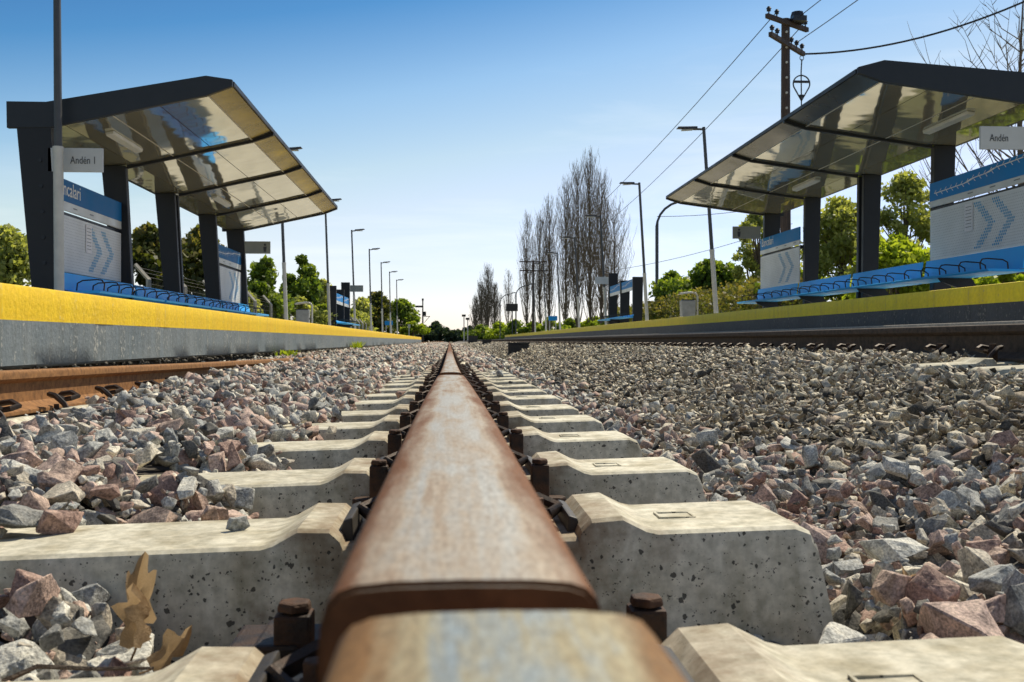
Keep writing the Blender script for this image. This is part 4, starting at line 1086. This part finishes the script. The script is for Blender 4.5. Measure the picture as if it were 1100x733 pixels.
# dark board on a pole, seen from behind
o = empty('line_board', (6.3, 104, Z(-.62)), 'dark rectangular board on a post in front of the farther bare trees', 'sign')
mb = MB(); mb.tube([(6.3,104,Z(-.62)),(6.3,104,Z(3.9))], .06, 6); mb.build('post', M['pole_dark'], o)
mb = MB(); mb.box((5.65,103.88,Z(3.0)), (6.85,103.93,Z(3.75))); mb.build('board', M['black_box'], o, bevel=.01)
# semaphore signal
x, y = -4.9, 190; z0 = Z(-.62)
o = empty('semaphore_signal', (x, y, z0), 'dark semaphore signal mast with a horizontal arm at the left horizon', 'signal')
mb = MB(); mb.tube([(x,y,z0),(x,y,z0+8)], [.2,.12], 6); mb.tube([(x,y,z0+8),(x,y,z0+8.4)], .2, 6); mb.build('mast', M['timber'], o)
mb = MB(); mb.box((x-1.35,y-.05,z0+6.75), (x+.1,y+.05,z0+7.1)); mb.build('signal_arm', M['black_box'], o)
mb = MB(); mb.tube([(x,y,z0+5.1),(x+1.3,y,z0+5.1)], .06, 5); mb.tube([(x+1.3,y,z0+5.2),(x+.3,y,z0+4.0)], .05, 5); mb.build('bracket', M['timber'], o)
mb = MB(); mb.box((x+.1,y-.2,z0+5.2), (x+.6,y+.2,z0+6.0)); mb.build('lamp_case', M['black_box'], o)
def plain_post(x, y, h, label, head):
    o = empty('signal_post', (x, y, Z(-.62)), label, 'signal')
    mb = MB(); mb.tube([(x,y,Z(-.62)),(x,y,Z(h))], .1, 6); mb.build('mast', M['pole'], o)
    mb = MB(); mb.box((x-.35,y-.15,Z(h-.1)), (x+.3,y+.15,Z(h+.25))); mb.tube([(x-.2,y,Z(h+.1)),(x-.2,y-.3,Z(h+.1))], .1, 6); mb.build('signal_head', M['black_box'], o)
plain_post(2.35, 170, 4.1, 'thin pale signal post at the horizon just right of the long rail', True)
plain_post(3.0, 172, 3.6, 'second thin post at the horizon, right beside the pale signal post', True)
mb = MB(); mb.tube([(-4.6,118,Z(-.62)),(-4.6,118,Z(1.9))], .06, 6); mb.box((-4.75,117.9,Z(1.5)),(-4.45,117.95,Z(1.9)))
tag(mb.build('track_marker', M['pole'], None), 'short pale marker post past the end of the left platform', 'marker')

# ------------------------------------------------------------------ fence behind the left platform
fx = -6.35
fen = empty('fence', (fx, 22.3, Z(-.62)), 'wire fence on bent top concrete posts behind the left platform', 'fence')
for k in range(22):
    y = 22.3 + 3.0*k
    mb = MB(); mb.tube([(fx,y,Z(-.62)), (fx,y,Z(1.3)), (fx-.28,y,Z(1.62))], [.065,.055,.045], 4); mb.build('post', M['fence'], fen)
mb = MB()
for hh in np.arange(-.4, 1.3, .16): mb.tube([(fx+.06,22.3,Z(hh)), (fx+.06,86,Z(hh))], .004, 3, False)
for y in np.arange(22.3, 60, .16): mb.tube([(fx+.063,y,Z(-.5)), (fx+.063,y,Z(1.28))], .0035, 3, False)
for k in range(3): mb.tube([(fx-.09*k-.05,22.3,Z(1.36+.1*k)), (fx-.09*k-.05,86,Z(1.36+.1*k))], .005, 3, False)
mb.build('wire_mesh', M['fence_wire'], fen)

# ------------------------------------------------------------------ trees
def leaves(n, centers, radii, size, seed, squash=.85, droop=0.):
    r = np.random.default_rng(seed)
    k = r.integers(0, len(centers), n); C = np.array(centers)[k]; Rr = np.array(radii)[k]
    d = r.normal(size=(n,3)); d /= np.linalg.norm(d, axis=1)[:,None]
    rad = Rr * r.random(n)**.45
    P = C + d*rad[:,None]*np.array([1,1,squash])
    a = r.normal(size=(n,3)); a[:,2] -= droop; a /= np.linalg.norm(a, axis=1)[:,None]
    b = np.cross(a, r.normal(size=(n,3))); b /= np.linalg.norm(b, axis=1)[:,None]
    s = size*(.6+.8*r.random(n))[:,None]
    V = np.stack([P - a*s*.5, P + b*s*.32 , P + a*s*.6, P - b*s*.32], 1).reshape(-1,3)
    F = np.arange(4*n).reshape(n,4)
    clump = r.random(len(centers))
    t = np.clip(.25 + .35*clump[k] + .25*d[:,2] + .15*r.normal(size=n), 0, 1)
    return V, F, np.repeat(t, 4)
def tree(name, x, y, top, w_, crown_base, mat, label, cat='tree', group=None, seed=1, size=.16, n=3000, clumps=22, gap=.55, base=-.62, trunk_r=.09, conical=0., squash=.9, sparse_limbs=True):
    rs = random.Random(seed); z0 = Z(base)
    o = empty(name, (x, y, z0), label, cat, group)
    zt, zb = Z(top), Z(crown_base); hc = (zt-zb)
    cen, rad, ends = [], [], []
    for k in range(clumps):
        t = rs.random()**.8; 
        wd = w_/2 * (math.sin(math.pi*min(1, .12+.88*t)**.8)**.6 if not conical else (1-t)*conical + .15)
        a = rs.uniform(0, 2*math.pi); rr = wd*math.sqrt(rs.random())
        cr = min(w_, hc)*rs.uniform(.15,.27)*gap*1.9
        c = (x + rr*math.cos(a), y + rr*math.sin(a), zb + cr*.5 + t*(hc-cr*1.4))
        cen.append(c); rad.append(cr)
    cen.append((x, y, zt - min(w_,hc)*.12)); rad.append(min(w_,hc)*.13)
    mb = MB()
    lean = Vector((rs.uniform(-.06,.06), rs.uniform(-.06,.06), 1))
    th = (zb-z0) + hc*.6
    tp = [Vector((x,y,z0)) + Vector((lean.x*th*t + .04*rs.uniform(-1,1), lean.y*th*t, th*t)) for t in (0,.3,.6,.85,1)]
    tp[0] = Vector((x,y,z0))
    mb.tube(tp, [trunk_r*1.3, trunk_r, trunk_r*.8, trunk_r*.5, trunk_r*.25], 7)
    for k, c in enumerate(cen[:44]):
        c = Vector(c); t = rs.uniform(.35,.9); p = tp[0].lerp(tp[-1], t); m_ = p.lerp(c, .5) + Vector((rs.uniform(-.1,.1), rs.uniform(-.1,.1), -.1))
        mb.tube([p, m_, c], [trunk_r*.4, trunk_r*.25, trunk_r*.1], 4, False)
    mb.build('trunk', M['bark'], o, smooth=60)
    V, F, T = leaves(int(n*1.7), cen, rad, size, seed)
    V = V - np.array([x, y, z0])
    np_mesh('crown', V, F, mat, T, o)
    return o
def px2(px, d):                                  # ground position of something seen at a column and a distance
    xc = (px-550)/1112; c, s = math.cos(R(YAW)), math.sin(R(YAW)); return d*(xc*c+s), d*(c-xc*s)
def T(px, d, topy, wpx, basey, mat, label, **kw):
    x, y = px2(px, d); tree(kw.pop('name', 'leafy_tree'), x, y, (366.5-topy)*d/1112, wpx*d/1112, max(-.55, (366.5-basey)*d/1112), M[mat], label, **kw)
# left side, behind the fence
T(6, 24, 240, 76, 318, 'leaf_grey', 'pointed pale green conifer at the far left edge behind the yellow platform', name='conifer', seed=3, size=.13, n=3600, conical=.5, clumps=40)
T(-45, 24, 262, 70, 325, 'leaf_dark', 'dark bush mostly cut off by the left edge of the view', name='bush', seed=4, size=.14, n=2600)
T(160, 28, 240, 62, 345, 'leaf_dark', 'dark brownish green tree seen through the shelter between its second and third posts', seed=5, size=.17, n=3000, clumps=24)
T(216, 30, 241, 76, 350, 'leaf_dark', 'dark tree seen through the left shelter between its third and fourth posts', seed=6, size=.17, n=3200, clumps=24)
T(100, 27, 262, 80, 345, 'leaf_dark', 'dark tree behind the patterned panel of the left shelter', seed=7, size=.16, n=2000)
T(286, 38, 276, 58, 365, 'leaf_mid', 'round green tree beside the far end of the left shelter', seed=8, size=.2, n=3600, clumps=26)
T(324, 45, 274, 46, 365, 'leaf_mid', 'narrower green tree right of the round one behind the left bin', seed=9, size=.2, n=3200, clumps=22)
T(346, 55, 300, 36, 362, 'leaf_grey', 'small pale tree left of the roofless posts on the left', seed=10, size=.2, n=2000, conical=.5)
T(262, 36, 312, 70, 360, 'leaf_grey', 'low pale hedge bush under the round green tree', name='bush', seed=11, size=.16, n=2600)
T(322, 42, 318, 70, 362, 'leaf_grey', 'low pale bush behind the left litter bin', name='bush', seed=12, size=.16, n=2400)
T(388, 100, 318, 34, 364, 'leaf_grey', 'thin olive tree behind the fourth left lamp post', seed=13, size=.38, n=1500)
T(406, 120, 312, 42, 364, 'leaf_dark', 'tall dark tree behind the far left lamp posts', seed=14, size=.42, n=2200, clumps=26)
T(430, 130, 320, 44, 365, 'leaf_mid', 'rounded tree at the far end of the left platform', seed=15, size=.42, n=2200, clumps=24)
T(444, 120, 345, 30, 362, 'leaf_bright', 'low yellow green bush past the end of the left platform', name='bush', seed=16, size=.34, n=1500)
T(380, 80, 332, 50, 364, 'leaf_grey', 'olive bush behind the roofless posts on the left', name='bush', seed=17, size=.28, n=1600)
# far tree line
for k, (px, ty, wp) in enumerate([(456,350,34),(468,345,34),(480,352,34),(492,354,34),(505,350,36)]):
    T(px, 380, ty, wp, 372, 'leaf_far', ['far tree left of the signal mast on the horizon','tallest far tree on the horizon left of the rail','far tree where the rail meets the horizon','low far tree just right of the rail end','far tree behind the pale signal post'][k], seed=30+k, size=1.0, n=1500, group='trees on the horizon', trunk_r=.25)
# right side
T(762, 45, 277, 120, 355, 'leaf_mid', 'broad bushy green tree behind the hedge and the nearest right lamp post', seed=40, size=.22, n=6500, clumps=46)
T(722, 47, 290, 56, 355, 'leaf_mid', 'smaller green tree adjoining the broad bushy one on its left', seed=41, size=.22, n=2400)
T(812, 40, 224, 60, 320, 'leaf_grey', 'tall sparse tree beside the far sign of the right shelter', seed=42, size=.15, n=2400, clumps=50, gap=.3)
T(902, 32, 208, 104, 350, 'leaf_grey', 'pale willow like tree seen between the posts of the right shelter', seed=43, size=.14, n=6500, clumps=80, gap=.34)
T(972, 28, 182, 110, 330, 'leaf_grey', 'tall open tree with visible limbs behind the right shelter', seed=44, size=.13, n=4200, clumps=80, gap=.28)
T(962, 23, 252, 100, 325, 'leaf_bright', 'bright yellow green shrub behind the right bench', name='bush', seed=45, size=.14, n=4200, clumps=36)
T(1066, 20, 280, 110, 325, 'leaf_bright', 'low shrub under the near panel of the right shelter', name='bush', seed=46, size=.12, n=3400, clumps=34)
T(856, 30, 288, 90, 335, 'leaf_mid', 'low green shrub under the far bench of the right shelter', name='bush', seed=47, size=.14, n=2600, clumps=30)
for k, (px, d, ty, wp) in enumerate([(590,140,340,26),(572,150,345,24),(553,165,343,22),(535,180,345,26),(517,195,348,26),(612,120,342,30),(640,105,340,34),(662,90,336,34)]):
    T(px, d, ty, wp*1.5, 368, 'leaf_mid' if k % 3 else 'leaf_bright', 'low green bush at the foot of the poplars, %s' % ['under the dark utility pole','left of the distant utility pole','behind the dark board','left of the dark board','nearest the horizon on the right','under the middle poplars','under the tallest poplar','behind the roofless posts on the right'][k], name='bush', seed=60+k, size=.4, n=1500, group='bushes under the poplars')
# clipped hedge behind the right platform
o = empty('hedge', (9.2, 38, Z(-.62)), 'long clipped hedge behind the right platform bin', 'hedge')
r = np.random.default_rng(9); n = 15000
P = np.stack([9.2 + r.uniform(-.5,.5,n), r.uniform(27, 56, n), Z(-.6) + r.random(n)**.6*(2.35 + .12*np.sin(r.uniform(27,56,n)))], -1); P[:,2] += .12*np.sin(P[:,1]*2.1)
a = r.normal(size=(n,3)); a /= np.linalg.norm(a,axis=1)[:,None]; b = np.cross(a, r.normal(size=(n,3))); b /= np.linalg.norm(b,axis=1)[:,None]; s = .13*(.6+.8*r.random(n))[:,None]
V = np.stack([P-a*s*.5, P+b*s*.4, P+a*s*.5, P-b*s*.4],1).reshape(-1,3) - np.array([9.2,38,Z(-.62)])
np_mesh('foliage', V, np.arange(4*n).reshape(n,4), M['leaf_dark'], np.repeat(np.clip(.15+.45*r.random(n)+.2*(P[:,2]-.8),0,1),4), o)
for y in np.arange(27.5, 56, 1.2): MB().tube([(9.2,y,Z(-.62)),(9.2+.1*math.sin(y),y,Z(1.3))], [.05,.02], 5).build('stem', M['bark'], o)

# bare trees
def bare_tree(x, y, h, w_, label, seed, mat, n=90, base=-.62, fast=True, group=None, tw=1.0):
    rs = random.Random(seed); z0 = Z(base)
    o = empty('bare_poplar' if fast else 'bare_tree', (x, y, z0), label, 'tree', group)
    mb = MB()
    tp = [Vector((x + .012*h*rs.uniform(-1,1)*t, y, z0 + h*t)) for t in (0,.2,.45,.7,.88,1)]; tp[0] = Vector((x,y,z0))
    mb.tube(tp, [.2*tw,.17*tw,.12*tw,.07*tw,.035*tw,.015*tw], 6)
    mb.build('trunk', M['bark'], o)
    br = MB()
    def at(t):
        return Vector((x, y, z0+h*t))
    for k in range(n):
        t = .05 + .87*rs.random()**.85
        a = rs.uniform(0, 2*math.pi); L = (1-t)*h*.42 + h*.06 if fast else (1-t)*h*.5 + h*.1
        L *= rs.uniform(.6,1.15)
        out = (w_/2)*rs.uniform(.35,1.1)*min(1, .35+1.6*(1-t)) if fast else L*.7
        d = Vector((math.cos(a), math.sin(a), 0))
        p0 = at(t); pts = [p0]
        for q_ in (.25,.55,.8,1): pts.append(p0 + d*out*(q_**.6) + Vector((rs.uniform(-.1,.1), rs.uniform(-.1,.1), L*q_)))
        r0 = .045*tw*(1-.6*t)
        br.tube(pts, [r0, r0*.75, r0*.5, r0*.3, r0*.15], 4, False)
        for q_ in range(5 if fast else 7):
            s_ = rs.uniform(.25,.95); i = min(3, int(s_*4)); p = pts[i].lerp(pts[i+1], s_*4-i)
            a2 = rs.uniform(0, 2*math.pi); l2 = L*rs.uniform(.15,.38)
            e = p + Vector((math.cos(a2)*l2*.28, math.sin(a2)*l2*.28, l2)) if fast else p + Vector((math.cos(a2)*l2*.7, math.sin(a2)*l2*.7, l2*.7))
            br.tube([p, p.lerp(e,.5)+Vector((math.cos(a2)*.05*l2, math.sin(a2)*.05*l2, 0)), e], [.014*tw, .010*tw, .005*tw], 3, False)
    br.build('branches', mat, o)
def BP(px, d, topy, wpx, label, seed, mat='bare', n=90, group='bare poplars in a row on the right', **kw):
    kw['tw'] = kw.get('tw', 1)*.56; n = int(n*1.75)
    x, y = px2(px, d); bare_tree(x, y, (366.5-topy)*d/1112+.62, 1.25*wpx*d/1112, label, seed, M[mat], n, group=group, **kw)
BP(566, 150, 228, 18, 'leftmost bare poplar of the tall group, beside the distant utility pole', 1, tw=1.5)
BP(580, 142, 226, 18, 'bare poplar second from the left in the tall group', 2, tw=1.5)
BP(590, 135, 211, 18, 'bare poplar third from the left in the tall group', 3, tw=1.5, n=100)
BP(608, 122, 192, 22, 'bare poplar left of the tallest pair, behind the fourth right lamp', 4, tw=1.4, n=110)
BP(620, 112, 176, 24, 'bare poplar just left of the tallest one', 5, tw=1.4, n=120)
BP(634, 104, 162, 28, 'tallest bare poplar in the middle of the right row', 6, tw=1.4, n=130)
BP(646, 98, 184, 28, 'bare poplar just right of the tallest one', 7, tw=1.3, n=120)
BP(660, 90, 214, 34, 'rightmost bare poplar with spreading branches, beside the second right lamp', 8, tw=1.1, n=100)
for k, (px, d, ty, wp) in enumerate([(511,240,318,12),(517,232,302,13),(524,225,284,15),(531,218,304,13),(546,190,290,12)]):
    BP(px, d, ty, wp, ['leftmost small bare tree of the far clump','bare tree second in the far clump','tallest bare tree of the far brown clump','bare tree on the right of the far clump','lone thin bare tree behind the dark board'][k], 20+k, 'bare_dark' if k < 4 else 'bare', 110 if k < 4 else 50, 'far clump of bare trees', tw=2.4 if k < 4 else 1.5)
x, y = px2(1096, 30); bare_tree(x, y, 10.9, 3.6, 'bare branching tree rising above the right shelter roof at the right edge', 33, M['bare'], 70, fast=False, tw=.8)

# weeds
def weed(x, y, h, label, seed, hz):
    r = np.random.default_rng(seed); n = 160
    base = np.stack([x+r.normal(0,.06,n), y+r.normal(0,.12,n), np.full(n, hz)], -1)
    d = np.stack([r.normal(0,.5,n), r.normal(0,.5,n), np.ones(n)], -1)*h*(.4+.6*r.random(n))[:,None]
    s = np.stack([r.normal(0,.012,n), r.normal(0,.012,n), np.zeros(n)], -1)
    V = np.stack([base-s, base+s, base+d*.6+s*.8, base+d], 1).reshape(-1,3)
    o = np_mesh('weed_tuft', V, np.arange(4*n).reshape(n,4), M['leaf_bright'], np.repeat(r.random(n),4)); tag(o, label, 'weed')
weed(-2.40, 27.0, .26, 'green weed tuft growing at the foot of the left platform wall', 1, Z(-.24))
weed(-2.38, 15.5, .10, 'small weed at the dark gap under the left platform wall', 2, Z(-.22))
